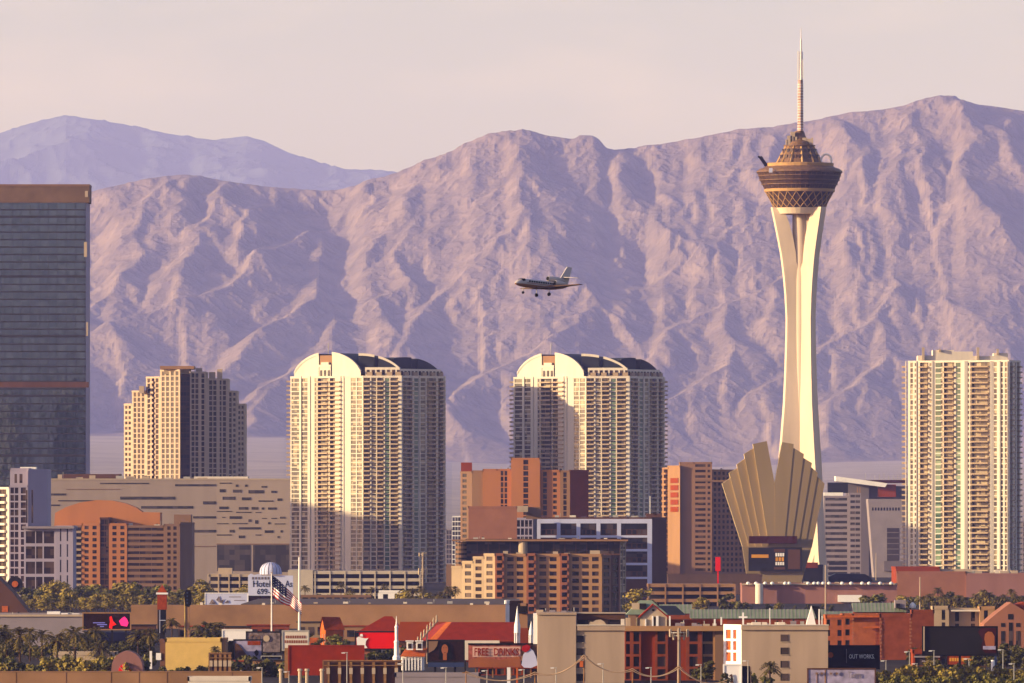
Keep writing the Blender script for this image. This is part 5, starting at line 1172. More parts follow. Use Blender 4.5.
# white spires and red roofed wedding chapel block
def spire(label, x, y0, yb, Y, w, group=None, m='white', cols=0):
    t = thing('spire', label, 'spire', (PX(x, Y), Y, 0), group); q = Y/F; H = PZ(y0, Y); hb = PZ(yb, Y)
    if cols:
        MB().lathe([(w*q, hb), (w*.95*q, hb+(H-hb)*.28), (w*.7*q, hb+(H-hb)*.42), (.1*q, H)], 8, (PX(x, Y), Y, 0)).build('cone', M[m], t)
        for k in range(6):
            a = 2*pi*k/6+.3; MB().tube((PX(x, Y)+w*.8*q*cos(a), Y+w*.8*q*sin(a), PZ(yb+cols, Y)), (PX(x, Y)+w*.8*q*cos(a), Y+w*.8*q*sin(a), hb), .16, 5).build('column', M[m], t)
        MB().lathe([(w*1.1*q, 0), (w*1.1*q, PZ(yb+cols, Y))], 8, (PX(x, Y), Y, 0)).build('base', M['red_wall'], t)
    else:
        MB().lathe([(w*1.3*q, 0), (w*1.25*q, PZ(yb, Y)), (w*.8*q, PZ(yb-2, Y)), (w*.75*q, PZ(yb-14, Y)), (w*.95*q, PZ(yb-15, Y)), (w*.5*q, PZ(yb-17, Y)), (w*.55*q, PZ(yb-29, Y)), (w*.7*q, PZ(yb-30, Y)), (w*.3*q, PZ(yb-32, Y)), (.05, H)], 8, (PX(x, Y), Y, 0)).build('shaft', M[m], t)
    return t
spire('slim tiered white spire right of the bright red billboard', 396.5, 616, 657, 2450, 3.0)
Y = 2500
r = thing('wedding_chapel', 'white columned chapel front with orange roof and two white dormers', 'chapel', (PX(412, Y), Y, 0))
g = MB(); boxpx(g, 401, 424, 656, 684, Y, 8); g.build('wall', M['white'], r)
for k in range(7): boxpx(MB(), 402+k*3.1, 403.2+k*3.1, 657.5, 680, Y-.5, .5).build('column', M['white'], r)
flat(r, 'window', [(404+k*3.1, 405.4+k*3.1, 660, 674) for k in range(6)], Y, G['brown'], .1, .1)
g = MB(); g.quad((PX(400, Y), Y-.8, PZ(656.5, Y)), (PX(425, Y), Y-.8, PZ(656.5, Y)), (PX(426, Y), Y+6, PZ(649, Y)), (PX(405, Y), Y+6, PZ(649, Y))); g.quad((PX(425, Y), Y-.8, PZ(656.5, Y)), (PX(428, Y), Y+6, PZ(650, Y)), (PX(428, Y), Y+6.2, PZ(645, Y)), (PX(426, Y), Y+6, PZ(649, Y))); g.build('roof', M['orange_tile'], r)
for x in (408, 417.5):
    d = boxpx(MB(), x-1.5, x+5, 641.5, 650, Y+1, 3).build('dormer', M['white'], r); flat(r, 'dormer_window', [(x, x+3.6, 643.5, 648.5)], Y+1, G['brown'], .1, .1); boxpx(MB(), x-2.5, x+5.6, 640.6, 641.5, Y+.6, 3.6).build('dormer_roof', M['white'], r)
Y = 2650
r = thing('hotel_building', 'long low building with dark red roof and a hip end coloured orange as sunlit', 'building', (PX(470, Y), Y, 0))
ze, zr = PZ(640, Y), PZ(622.5, Y); A = (PX(429, Y), Y+1, ze); A2 = (PX(436.5, Y), Y, ze); Rg = (PX(451.5, Y), Y+11, zr); Rg0 = (PX(446, Y), Y+13, zr); Bq = (PX(516, Y), Y, ze); R2 = (PX(516, Y), Y+11, zr)
g = MB(); g.quad(A2, Bq, R2, Rg, 0); g.quad(A, A2, Rg, Rg0, 1); g.quad(A, Rg0, (PX(436, Y), Y+22, zr-1), (PX(420, Y), Y+14, ze), 0); g.quad(Rg0, R2, (PX(516, Y), Y+22, ze), (PX(430, Y), Y+22, ze), 0)  # hip end of the red roof coloured orange for the sun on it
g.build('roof', [M['dark_red'], M['orange_tile']], r)
boxpx(MB(), 431, 516, 640.2, 672, Y+.6, 18).build('wall', M['red_wall'], r); boxpx(MB(), 436, 516, 640.1, 641.6, Y-.2, .8).build('gutter', M['red_tile'], r)
r = thing('low_building', 'dark red tent-like roofs between the slim spire and the sunlit orange hip end', 'building', (PX(420, 2750), 2750, 0))
hip(hip(MB(), 396, 432, 641, 622, 400, 428, 2750, 14), 412, 448, 638, 622, 424, 446, 2770, 10).build('roof', M['red_wall'], r); boxpx(MB(), 399, 446, 641, 668, 2752, 10).build('wall', M['brown_wall'], r)
Y = 2620
r = thing('statue_row', 'rising row of small white figures along the roof edge', 'ornament', (PX(428, Y), Y, 0))
for k in range(7):
    x, y = 418+k*3.1, 640-k*3.6; MB().lathe([(.12, -1.3), (.34, -.9), (.2, 0), (.3, .35), (.1, 1.0+.3*(k % 2))], 7, (PX(x, Y), Y-1, PZ(y, Y))).build('figure', M['cream_wall'], r)
g = MB(); g.tube((PX(416, Y), Y-1, PZ(645, Y)), (PX(438, Y), Y-1, PZ(620, Y)), .2, 5); g.build('rail', M['cream_wall'], r); MB().box(PX(427, Y)-.2, PX(427, Y)+.2, Y-.8, Y-.4, 0, PZ(633, Y)).build('post', M['cream_wall'], r)
r = billboard('billboard', 'dark brown billboard showing a face with long dark hair', 'billboard', 428.5, 463.5, 641, 661, 2420, M['brown_art'], (435, 455), 'dark_metal')
Yb = 2419.75
g = MB(); polypx(g, [(439, 659), (439.5, 649), (441, 644), (444, 641.8), (447.5, 642), (450, 645), (451, 651), (452.5, 659)], Yb, .05); g.build('picture_hair', M['black'], r)
g = MB(); N = 18; g.slab([(PX(444.8, Yb)+.85*cos(2*pi*k/N), PZ(649.5, Yb)+1.35*sin(2*pi*k/N)) for k in range(N)], Yb-.1, Yb-.02); g.build('picture_face', M['skin_art'], r)
flat(r, 'picture_face', [(443.0, 444.1, 647.6, 648.1), (445.6, 446.7, 647.6, 648.1), (444.1, 445.6, 652.2, 652.8)], Yb-.06, M['brown_wall'], .05, .1); flat(r, 'picture_neck', [(443, 446.8, 654, 660)], Yb, M['skin_art'], .03, .04)
g = MB(); polypx(g, [(428.6, 641.2), (438, 641.2), (437, 646), (434, 650), (428.6, 653)], Yb, .05); g.build('picture', M['dim_tan_wall'], r)
flat(r, 'lower_band', [(428, 464, 662.5, 667)], 2420, M['blue_art'], .5, .1)
mk('letter_band', (.70, .50, .44)); r = thing('billboard', 'red brown billboard reading FREE DRINKS with a pale figure at its right end', 'billboard', (PX(495, 2380), 2380, 0)); Y = 2380
boxpx(MB(), 468.5, 521, 643.8, 667.5, Y, .8).build('panel', M['rosy_art'], r); flat(r, 'panel_edge', [(468, 541, 643.2, 644.8)], Y-.2, M['black'], .3, .1)
g = MB(); polypx(g, [(469, 660), (480, 657), (500, 660), (520, 656), (520.5, 667), (469, 667)], Y-.1, .06); g.build('picture', M['skin_art'], r)
flat(r, 'lettering_band', [(472.5, 520.5, 646.6, 657)], Y, M['letter_band'], .04, .04); text(r, 'lettering', 'FREE', 474.5, 488.5, 648, 655.6, Y-.32, M['dark_red']); text(r, 'lettering', 'DRINKS', 494, 519, 648, 655.6, Y-.32, M['dark_red'])
boxpx(MB(), 521, 541, 645, 656, Y, .8).build('panel', M['brown_wall'], r)
g = MB(); polypx(g, [(521.5, 665), (523, 655), (526.5, 650), (530, 648), (533.5, 651), (536, 657), (538, 665), (531, 668), (524, 667.5)], Y-.3, .6); g.build('cutout_figure', M['blue_white'], r)
g = MB(); polypx(g, [(521.5, 650), (522.5, 646), (527, 644.5), (530.5, 646.5), (529.5, 650), (525.5, 652.5)], Y-.45, .1); g.build('cutout_figure', M['flag_red'], r)
for x in (475, 492, 510, 530): boxpx(MB(), x, x+1.3, 667.5, 690, Y+1, .4).build('post', M['timber'], r)
r = thing('frame', 'white rectangular frame behind the FREE DRINKS billboard', 'frame', (PX(480, 2440), 2440, 0))
boxpx(MB(), 464, 468.2, 640.5, 660, 2440, 1).build('upright', M['white_wall'], r); boxpx(MB(), 468.2, 499.5, 640.5, 643.5, 2440, 1).build('beam', M['white_wall'], r); boxpx(MB(), 464.5, 466, 660, 690, 2440, .8).build('post', M['dark_metal'], r)
Y = 2700
r = multi('tower_building', 'grey and white rooftop block behind the pointed white spires', 'building', [(505.5, Y, 509.5, Y+1, 603.5, '1.', M['white']), (509.5, Y+1, 520, Y+5, 604, '1.', M['brown_wall'])], M['brown_wall'], G['dark'], depth=8)
r = multi('tower_building', 'tan block with black top behind the large pointed spire', 'building', [(519, Y-20, 527.5, Y-20, 606.5, '1.', M['tan_wall'])], M['tan_wall'], G['dark'], depth=6)
boxpx(MB(), 518.6, 528, 606, 613.5, Y-21, 8).build('upper_wall', M['dark_metal'], r); boxpx(MB(), 520, 528.2, 628, 650, Y-21, 8).build('lower_wall', M['red_wall'], r)
spire('large pointed white spire on columns above the FREE DRINKS billboard', 517.3, 606, 633, 2500, 3.2, cols=10)
spire('smaller pointed white spire on columns beside the beige hotel wall', 531.2, 621, 635, 2480, 2.4, cols=8)

# beige hotel and its brick neighbour
Y = 2300; mk('hotel_grey_beige', (.52, .42, .33), var=.08, streak=True, scale=.3); hb = M['hotel_grey_beige']
r = thing('hotel_building', 'beige five-storey hotel end wall with a single window column and a sunlit left edge coloured white', 'hotel', (PX(580, Y), Y, 0))
boxpx(MB(), 537.5, 576, 614, 700, Y, 22).build('wall', hb, r); boxpx(MB(), 576, 624.5, 629.5, 700, Y+.6, 20).build('wall', hb, r)
boxpx(MB(), 536.8, 576.6, 612.6, 614.8, Y-.4, 23).build('cornice', hb, r); boxpx(MB(), 576.7, 625, 625.5, 630.5, Y+.1, 21).build('cornice', hb, r); boxpx(MB(), 576.7, 625, 624.6, 625.5, Y-.1, 1).build('coping', M['white_wall'], r)
boxpx(MB(), 533.5, 537.4, 613.6, 644, Y+1, 14).build('side_wall', M['white'], r)  # sunny side of the beige hotel, its brightness put into a white colour
flat(r, 'window', [(576.5, 584, 635.5, 642.5), (576.5, 584, 648.2, 655.4), (576.5, 584, 660.8, 668), (576.5, 584, 673.5, 681)], Y+.6, G['dark'], .12, .1)
flat(r, 'window_frame', [(576, 584.5, y, y+.5) for y in (635, 642.5, 647.7, 655.4, 660.3, 668, 673)], Y+.55, M['cream_wall'], .2, .12)
boxpx(MB(), 577, 625, 613.4, 620, Y+10, 10).build('upper_wall', M['brown_wall'], r); boxpx(MB(), 575, 626, 612.6, 613.6, Y+9.5, 11).build('cornice', M['cream_wall'], r)
flat(r, 'window', [(578, 588, 620, 624.6), (608, 620, 619.8, 624.4)], Y+9.9, G['dark'], .12, .1); boxpx(MB(), 577, 625, 620, 626, Y+10.2, 9).build('upper_wall', M['dim_tan_wall'], r)
g = MB(); polypx(g, [(588.5, 625.3), (590, 621.5), (593, 622), (596, 620), (601, 619.6), (604, 621.5), (607, 625.3)], Y+1, 1.2); g.build('roof_crest', M['cream_wall'], r)
boxpx(MB(), 621, 624.5, 619, 625.5, Y+.4, 2).build('chimney', M['white_wall'], r)
g = MB(); polypx(g, [(626, 626), (624, 624), (631, 619), (637, 618), (640, 616), (641, 626)], Y+25, 6); 
Y = 2340
xs = [(624.8, 630, 'brick_wall', '.3. 1W'), (630, 641, 'brick_wall', '.6. 1W .3.'), (641, 655, 'red_wall', '1.'), (655, 668, 'brick_wall', '.3. 1W .3.'), (668, 686, 'red_wall', '1.'), (686, 702, 'brick_wall', '.4. 1W .5.'), (702, 715, 'hotel_tan', '.1. 1.3W .3.'), (715, 726, 'dim_tan_wall', '1.')]
r = multi('hotel_building', 'dark red brick four-storey hotel with cream cornice between the two beige end walls', 'hotel', [(a, Y+(0 if i % 2 else .8), b, Y+(0 if i % 2 else .8), 630.5, w, M[m]) for i, (a, b, m, w) in enumerate(xs)], M['brick_wall'], G['brown'], 3.15, depth=18, inset=.5)
flat(r, 'cornice', [(624.6, 727, 626, 631)], Y-.6, M['hotel_tan'], 1.6, .6)
r = thing('roof_house', 'cream gabled attic house on the roof above the brick hotel', 'building', (PX(652, 2420), 2420, 0)); Y = 2420
g = MB(); polypx(g, [(640, 628), (640, 617.5), (653, 605.8), (667, 617), (667, 628)], Y, 7); g.build('gable_wall', M['cream_wall'], r)
g = MB()
for p, q in (((638.5, 618.5), (653, 605.2)), ((653, 605.2), (668.5, 618.2))):
    z0, z1_ = PZ(p[1], Y), PZ(q[1], Y); g.quad((PX(p[0], Y), Y-.5, z0), (PX(q[0], Y), Y-.5, z1_), (PX(q[0], Y), Y+7.5, z1_), (PX(p[0], Y), Y+7.5, z0)); g.quad((PX(p[0], Y), Y-.5, z0+.4), (PX(q[0], Y), Y-.5, z1_+.4), (PX(q[0], Y), Y+7.5, z1_+.4), (PX(p[0], Y), Y+7.5, z0+.4)); g.quad((PX(p[0], Y), Y-.5, z0), (PX(q[0], Y), Y-.5, z1_), (PX(q[0], Y), Y-.5, z1_+.4), (PX(p[0], Y), Y-.5, z0+.4))
g.build('roof', M['dark_red'], r)
flat(r, 'column', [(652, 653.4, 616, 626), (656, 658.5, 616, 626), (669, 670.5, 616, 626), (645, 646.2, 619, 626)], Y, M['white'], .6, .5); flat(r, 'window', [(653.5, 655.8, 617, 626), (652, 654.5, 609, 611)], Y, G['dark'], .1, .1)
boxpx(MB(), 626, 640, 618, 628, Y+2, 6).build('roof_block', M['cream_wall'], r); boxpx(MB(), 630.5, 636, 615.5, 626, Y, 1.5).build('roof_block', M['dim_tan_wall'], r); boxpx(MB(), 667, 727, 619.5, 627, Y+4, 8).build('roof_block', M['red_tile'], r)
r = thing('roof_house', 'dark grey dormered roof left of the green metal roofs', 'building', (PX(645, 2600), 2600, 0)); hip(MB(), 626, 668, 614.5, 600.5, 640, 652, 2600, 14).build('roof', M['green_metal'], r)
boxpx(MB(), 629, 665, 614.6, 632, 2601, 12).build('wall', M['dim_tan_wall'], r); boxpx(MB(), 639.5, 646, 603.5, 609, 2602, 4).build('dormer', M['dark_metal'], r); boxpx(MB(), 632, 639.5, 603, 612, 2602.5, 3).build('dormer', M['cream_wall'], r)
tag(hip(MB(), 655, 686, 615, 606, 660, 676, 2640, 18).build('roof_pyramid', M['slate']), 'low dark roof between the gabled attic and the green metal roofs', 'roof')
# right beige hotel
Y = 2300
r = thing('hotel_building', 'beige hotel end wall with one window column and a sunlit corner coloured white', 'hotel', (PX(785, Y), Y, 0))
boxpx(MB(), 741.5, 828, 630.2, 700, Y, 20).build('wall', hb, r); boxpx(MB(), 741.2, 828.6, 625.5, 630, Y-.5, 21).build('cornice', hb, r); boxpx(MB(), 741, 828.8, 624.6, 625.4, Y-.7, 1.2).build('coping', M['white_wall'], r)
flat(r, 'window', [(780.5, 788.5, y, y+7) for y in (634.5, 647.5, 660.8, 673.6)], Y, G['dark'], .12, .1)
flat(r, 'window_sill', [(780, 789, y, y+.6) for y in (641.6, 654.6, 667.9)], Y-.05, M['cream_wall'], .25, .12)
g = MB(); p0 = (PX(723.5, Y+9), Y+9); p1 = (PX(741.4, Y), Y); fc = Fac(); fc.face(p0, p1, PZ(663, Y), PZ(629, Y), 3, '.4. .9W .4. .6W .9.', 0, inset=.4); fc.w.build('bay_wall', M['white'], r); repeat(r, 'bay_window', fc.win, M['orange_tile'], .12)
g = MB(); g.quad((*p0, PZ(629, Y)), (*p1, PZ(629, Y)), (*p1, PZ(624.6, Y)), (*p0, PZ(624.6, Y))); g.quad((*p0, 0), (*p1, 0), (*p1, PZ(663, Y)), (*p0, PZ(663, Y))); g.build('bay_wall', M['white'], r)  # sunlight on this end of the beige hotel put into its white colour
for x, w in ((752, 9), (762, 5), (778, 7)): boxpx(MB(), x, x+w, 622.3, 624.6, Y+6, 4).build('roof_plant', M['white_wall'], r)
r = thing('rooftop_cross', 'white cross standing on the roof of the right beige hotel', 'cross', (PX(743, Y+15), Y+15, 0)); boxpx(MB(), 742.3, 744, 612.5, 625, Y+15, .4).build('upright', M['white'], r); flat(r, 'arm', [(738.8, 742.25, 616.3, 618), (744.05, 747.5, 616.3, 618)], Y+15, M['white'], .4, 0)
r = thing('rooftop_gable', 'white triangular gable with dark slope on the right beige hotel', 'roof', (PX(815, Y+4), Y+4, 0))
g = MB(); polypx(g, [(806, 625), (811.5, 606), (816, 625)], Y+3, 3, 0); g.build('gable', M['white'], r); g = MB(); polypx(g, [(812.2, 606), (819.5, 606.5), (822, 620), (817.5, 620)], Y+3.2, 3); g.build('slope', M['black'], r)
flat(r, 'post', [(818.5, 819.8, 609, 625), (821.5, 822.4, 616, 625)], Y+3, M['white'], .5, .3)
for k, x in enumerate((720.5, 714)): tag(boxpx(MB(), x, x+1.6, 617-k*-2, 625, Y+40, .6).build('vent_pipe', M['white_metal']), ['short white pipe on the cornice left of the cross', 'shorter white pipe at the far left of the cross'][k], 'pipe')
tag(MB().tube((PX(770, 2500), 2500, 0), (PX(770, 2500), 2500, PZ(608, 2500)), .14, 6, .1).build('thin_pole', M['white_metal']), 'thin white pole before the green metal roofs', 'pole')
# green roofs and orange brick wing
Y = 2750
def green(label, x0, x1, yt, yb, Y, wallm, D=12):
    r = thing('long_building', label, 'building', (PX((x0+x1)/2, Y), Y, 0)); a, b, zt, zb = PX(x0, Y), PX(x1, Y), PZ(yt, Y), PZ(yb, Y)
    g = MB(); g.quad((a, Y, zb), (b, Y, zb), (b, Y+D*.4, zt), (a, Y+D*.4, zt)); g.quad((a, Y+D*.4, zt), (b, Y+D*.4, zt), (b, Y+D, zt-.3), (a, Y+D, zt-.3)); g.poly([(b, Y, zb), (b, Y+D, zt-.3), (b, Y+D*.4, zt)]); g.poly([(a, Y, zb), (a, Y+D*.4, zt), (a, Y+D, zt-.3)]); rf = g.build('roof', M['green_metal'], r)
    g = MB(); n = int((b-a)/1.1)
    for k in range(n+1):
        x = a+(b-a)*k/n; g.quad((x-.09, Y-.05, zb+.12), (x+.09, Y-.05, zb+.12), (x+.09, Y+D*.4-.05, zt+.12), (x-.09, Y+D*.4-.05, zt+.12))
    g.build('seams', M['pale_grey_wall'], rf); MB().box(a+.3, b-.3, Y+.5, Y+D-.2, 0, zb+.05).build('wall', M[wallm], r); return r
green('long pale green metal roof running behind the right beige hotel', 690, 826, 609.5, 618.5, 2800, 'brick_wall')
green('short pale green metal roof behind the gabled attic house', 660, 692, 604.5, 613.5, 2830, 'brick_wall')
green('pale green metal roof left over the orange brick wing', 826, 853, 611.5, 617, 2720, 'orange_brick')
r = green('higher pale green metal roof on the right part of the brick wing', 853, 906, 603, 612, 2740, 'brick_wall')
boxpx(MB(), 895, 906, 600, 608, 2738, 6).build('dormer', M['pale_grey_wall'], r); boxpx(MB(), 896, 900, 603.5, 608, 2737.6, .5).build('dormer_window', M['dark_metal'], r)
tag(MB().lathe([(.2, -1), (.9, -.5), (1.0, .2), (.5, .9), (.05, 1.1)], 10, (PX(912.5, 2740), 2740, PZ(606, 2740))).build('roof_dome', M['white']), 'small white dish right of the higher green roof', 'dish')
r = multi('hotel_building', 'orange brick wing with small windows above the black billboard', 'hotel', [(826, 2698, 843, 2698, 618, '.2. .7w 1.6. .9w .3.', M['orange_brick']), (843, 2697, 853, 2697, 617, '.5. .9w .7.', M['orange_brick']), (853, 2696, 880, 2696, 617, '1.', M['orange_brick']), (880, 2694, 912, 2694, 617, '1.', M['brick_wall'])], M['brick_wall'], G['dark'], 3.3, depth=20)
flat(r, 'quoin', [(x, x+(2.6 if k % 2 else 1.8), 618+k*3.4, 620+k*3.4) for x in (879.5, 909.5) for k in range(15)]+[(852, 854, 618+k*3.4, 620+k*3.4) for k in range(8)], 2694, M['hotel_rose'], .3, .25)
flat(r, 'ledge', [(827, 880, 615.5, 617.4), (863, 880, 626.5, 628), (880, 912, 617, 619)], 2695, M['orange_tile'], 1, .8)
g = MB(); polypx(g, [(864, 632), (880, 633), (880, 637), (872, 636)], 2694.6, .3); 
multi('hotel_building', 'plain brick wall section joining the orange wing to the beige building', 'hotel', [(912, 2760, 934, 2760, 613, '1.', M['brick_wall'])], M['brick_wall'], G['dark'], depth=10)
r = billboard('billboard', 'black billboard with white words OUT WORKS and an orange ball', 'billboard', 827.5, 878.5, 646.5, 668, 2320, M['black'], (835, 870), 'black')
text(r, 'lettering', 'OUT WORKS.', 849, 874.5, 654.3, 658.6, 2319.8, M['white']); flat(r, 'divider', [(846.2, 846.7, 649, 663)], 2320, M['pale_grey_wall'], .1, .1)
g = MB(); g.slab([(PX(830.5, 2320)+.7*cos(k*pi/8), PZ(655, 2320)+.7*sin(k*pi/8)) for k in range(16)], 2319.6, 2319.8); g.build('picture', M['orange_tile'], r)
r = billboard('billboard', 'pale lilac billboard with palm pictures at the bottom right of the beige hotel', 'billboard', 808.5, 874.5, 669.5, 690, 2290, M['lilac_art'], (820, 860), 'brown_wall')
for x in (817, 822, 831, 837): 
    g = MB(); g.slab([(PX(x, 2289)+(.55 if k % 2 else .2)*cos(k*pi/6), PZ(673.5, 2289)+(.5 if k % 2 else .2)*sin(k*pi/6)) for k in range(12)], 2289.6, 2289.75); g.build('picture', M['dim_tan_wall'], r)
flat(r, 'picture', [(824.6, 826, 670, 684), (816.6, 817.3, 674, 684)], 2290, M['tan_wall'], .1, .1); text(r, 'lettering', 'Tierra', 848, 861, 671.5, 678, 2289.8, M['pale_grey_wall'])
r = billboard('billboard', 'narrow white billboard with a thin figure below the sunlit hotel corner', 'billboard', 724.5, 740.5, 665.5, 690, 2240, M['white'], (732,), 'white')
g = MB(); polypx(g, [(730, 683), (731, 677), (729, 675), (732, 674), (732.8, 677), (733.5, 683)], 2239.7, .1); g.build('picture', M['brown_wall'], r); boxpx(MB(), 741, 750, 666, 690, 2241, 1.2).build('side_panel', M['black'], r); boxpx(MB(), 750.3, 751.2, 667, 690, 2241, .8).build('edge', M['hotel_tan'], r)
palm(770, 2270, PZ(668, 2270), 'fan palm before the right beige hotel, with a tall bare trunk', None, R=1.15); row(752, 770, 6, 2280, 2.2, 3.4, 'shrub beside the fan palm before the right beige hotel', 'shrubs beside the fan palm', fn=bush, kind=0)
row(724, 756, 9, 2272, 3.6, 5, 'dark tree behind the narrow white billboard', 'dark trees behind the narrow white billboard', kind=1); tree(706, 2300, 5.5, 'dark tree hiding the lower windows of the brick hotel', None, kind=1, wide=1.3); tree(697, 2305, 4.5, 'smaller dark tree at the left of the one before the brick hotel windows', None, kind=1)
# beige and pink buildings at the right
Y = 3000
r = multi('hotel_building', 'beige three-part building above the dark video billboard', 'building', [(933, Y, 949, Y, 609, '1.2. .5W .5.', M['hotel_cream']), (949, Y+3, 980, Y+3, 611, '.6. .4W 1.2. .4W .5.', M['hotel_cream']), (980, Y-2, 996, Y-2, 609.5, '.5. .5W 1.', M['hotel_tan'])], M['cream_wall'], G['dark'], 3.6, depth=14)
flat(r, 'roof_edge', [(951, 980, 609.8, 611.4), (980, 996, 608.3, 609.6)], Y, M['white_wall'], 2, 0)
Y = 2900
r = thing('gabled_building', 'pink brick gabled building with three tall dark windows at the right edge', 'building', (PX(1010, Y), Y, 0))
g = MB(); polypx(g, [(984, 680), (984, 624), (997, 613), (1011, 602.5), (1025, 611), (1060, 630), (1060, 680)], Y, 25); g.build('wall', M['pink_wall'], r)
flat(r, 'window', [(1001, 1004.8, 631, 650), (1008.8, 1012.6, 622.5, 652), (1016, 1020, 631, 655), (1001, 1005, 623, 627), (1016, 1020, 623, 627), (1008, 1013, 614, 619.5)], Y, G['dark'], .15, .1)
g = MB(); polypx(g, [(1014, 605), (1024, 602), (1060, 606), (1060, 628), (1025, 611)], Y+6, 18); g.build('roof', M['red_tile'], r)
r = billboard('video_billboard', 'large dark video billboard with a lit face at its right end', 'billboard', 923.5, 996.5, 627.5, 654.5, 2350, M['dark_metal'], (960,), 'maroon'); r2 = r
r2.children[0].data.materials[0] = M['black']
flat(r, 'side_strip', [(923.3, 924.6, 626.5, 651)], 2349.8, M['cream_wall'], .3, .2)
g = MB(); polypx(g, [(978, 632), (981, 628), (996, 628), (996, 653), (985, 653), (981, 648), (983, 640)], 2349.7, .08); g.build('screen_image', M['maroon'], r)
g = MB(); polypx(g, [(985, 634), (988, 631.5), (992, 632), (994.5, 636), (994.5, 645), (992, 650), (988.5, 650), (985.5, 645), (984.4, 639)], 2349.6, .08); g.build('screen_image', M['skin_art'], r)
flat(r, 'screen_image', [(983, 995.6, 646, 649.5)], 2349.55, M['lilac_art'], .05, .05)
r = thing('sign_post', 'tall blue and white round post under the large dark video billboard', 'post', (PX(994, 2330), 2330, 0)); MB().lathe([(.5, 0), (.5, PZ(660, 2330))], 10, (PX(993, 2330), 2330, 0)).build('post', M['white'], r); MB().box(PX(994.5, 2330), PX(996.8, 2330), 2330, 2330.8, 0, PZ(656, 2330)).build('post', M['blue_art'], r)
r = billboard('shop_sign', 'small red and yellow shop sign below the large dark video billboard', 'sign', 947, 976, 655.8, 664.5, 2500, M['red_tile'], (952, 971), 'dark_metal'); flat(r, 'lettering', [(949.5+k*2.5, 951.4+k*2.5, 658, 661.2) for k in range(10)], 2500, M['yellow_sign'], .1, .1)
r = multi('low_building', 'row of low dark shopfronts below the large dark video billboard', 'building', [(913, 2560, 940, 2560, 653, '.2. 1W .2. 1W .2.', M['red_wall']), (940, 2562, 990, 2562, 658, ' '.join(['.2. 1W']*5), M['brown_wall'])], M['brown_wall'], G['dark'], 3.2, depth=14)
flat(r, 'awning', [(914, 940, 656, 657.5), (922, 938, 660.5, 661.8)], 2560, M['pale_grey_wall'], .8, .6)
# planting at the bottom right
row(880, 1030, 8, 2330, 2.2, 4.0, 'golden green shrub in the bottom right planting', 'shrubs in the bottom right planting', fn=bush, kind=2)
row(884, 1030, 7.5, 2260, 1.5, 3.0, 'olive shrub at the front of the bottom right planting', 'front shrubs in the bottom right planting', fn=bush, kind=0)
row(975, 1030, 9, 2480, 5, 7.5, 'dark tree before the pink gabled building', 'dark trees before the pink gabled building', kind=1); row(930, 975, 12, 2420, 3.4, 5, 'tree behind the bottom right planting', 'trees behind the bottom right planting')
def lamp(label, x, yt, Y, group='street lamps at the bottom right'):
    t = thing('street_lamp', label, 'street lamp', (PX(x, Y), Y, 0), group); z = PZ(yt, Y); MB().tube((PX(x, Y), Y, 0), (PX(x, Y), Y, z), .13, 6, .09).build('post', M['steel'], t); MB().box(PX(x, Y)-1.0, PX(x, Y)+.2, Y-.12, Y+.12, z, z+.18).build('arm', M['steel'], t); MB().box(PX(x, Y)-1.3, PX(x, Y)-.5, Y-.2, Y+.2, z-.1, z+.1).build('lamp_head', M['white'], t)
for x, y, lb in ((886, 661, 'street lamp before the tall brick wall'), (909.5, 652, 'tall street lamp at the corner of the tall brick wall'), (917, 664, 'short lamp right of the tall street lamp'), (934, 651, 'street lamp below the left end of the dark video billboard'), (969, 659, 'street lamp with reddish post below the small shop sign'), (1003, 650, 'street lamp under the pink gabled building'), (1014, 664, 'lowest lamp at the right edge')): lamp(lb, x, y, 2340)
for x, y, Y_, lb in ((825.5, 565, 3600, 'tall slim white pole in front of the observation tower foot'), (876, 553, 6500, 'distant slim pole before the tapering grey wall block'), (920, 577, 3900, 'slim light pole before the brick podium')):
    tag(MB().tube((PX(x, Y_), Y_, 0), (PX(x, Y_), Y_, PZ(y, Y_)), .3, 6, .2).build('light_pole', M['cream_wall']), lb, 'pole')
# antenna masts
def mast(label, x, yt, Y, w, rows_):
    t = thing('antenna_mast', label, 'antenna mast', (PX(x, Y), Y, 0)); MB().tube((PX(x, Y), Y, 0), (PX(x, Y), Y, PZ(yt+1, Y)), w, 8, w*.7).build('pole', M['concrete'], t); q = Y/F
    for (y, R, h) in rows_:
        MB().lathe([(.1, 0), (R*q*.8, 0), (R*q*.8, .15), (.1, .15)], 10, (PX(x, Y), Y, PZ(y+h/2, Y))).build('platform', M['steel'], t)
        for k in range(6):
            a = 2*pi*k/6+.4; MB().box(-.35*q, .35*q, -.1, .1, 0, h*q, 0, a, (PX(x, Y)+R*q*cos(a), Y+R*q*sin(a), PZ(y+h, Y))).box(-.9*q, .9*q, -.12, .1, .1, h*q-.1, 0, a+pi/2, (PX(x, Y)+R*q*cos(a), Y+R*q*sin(a), PZ(y+h, Y))).build('antenna_panel', M['cream_wall'], t)
mast('slim two-tier antenna mast at the foot of the left curved-roof tower', 423, 552, 4000, .65, [(552.5, 4, 4), (568, 4.5, 7)])
mast('pale antenna mast with a wide crown of panels before the brick hotel', 679, 627, 2260, .45, [(629, 10, 8), (632, 6, 8)])
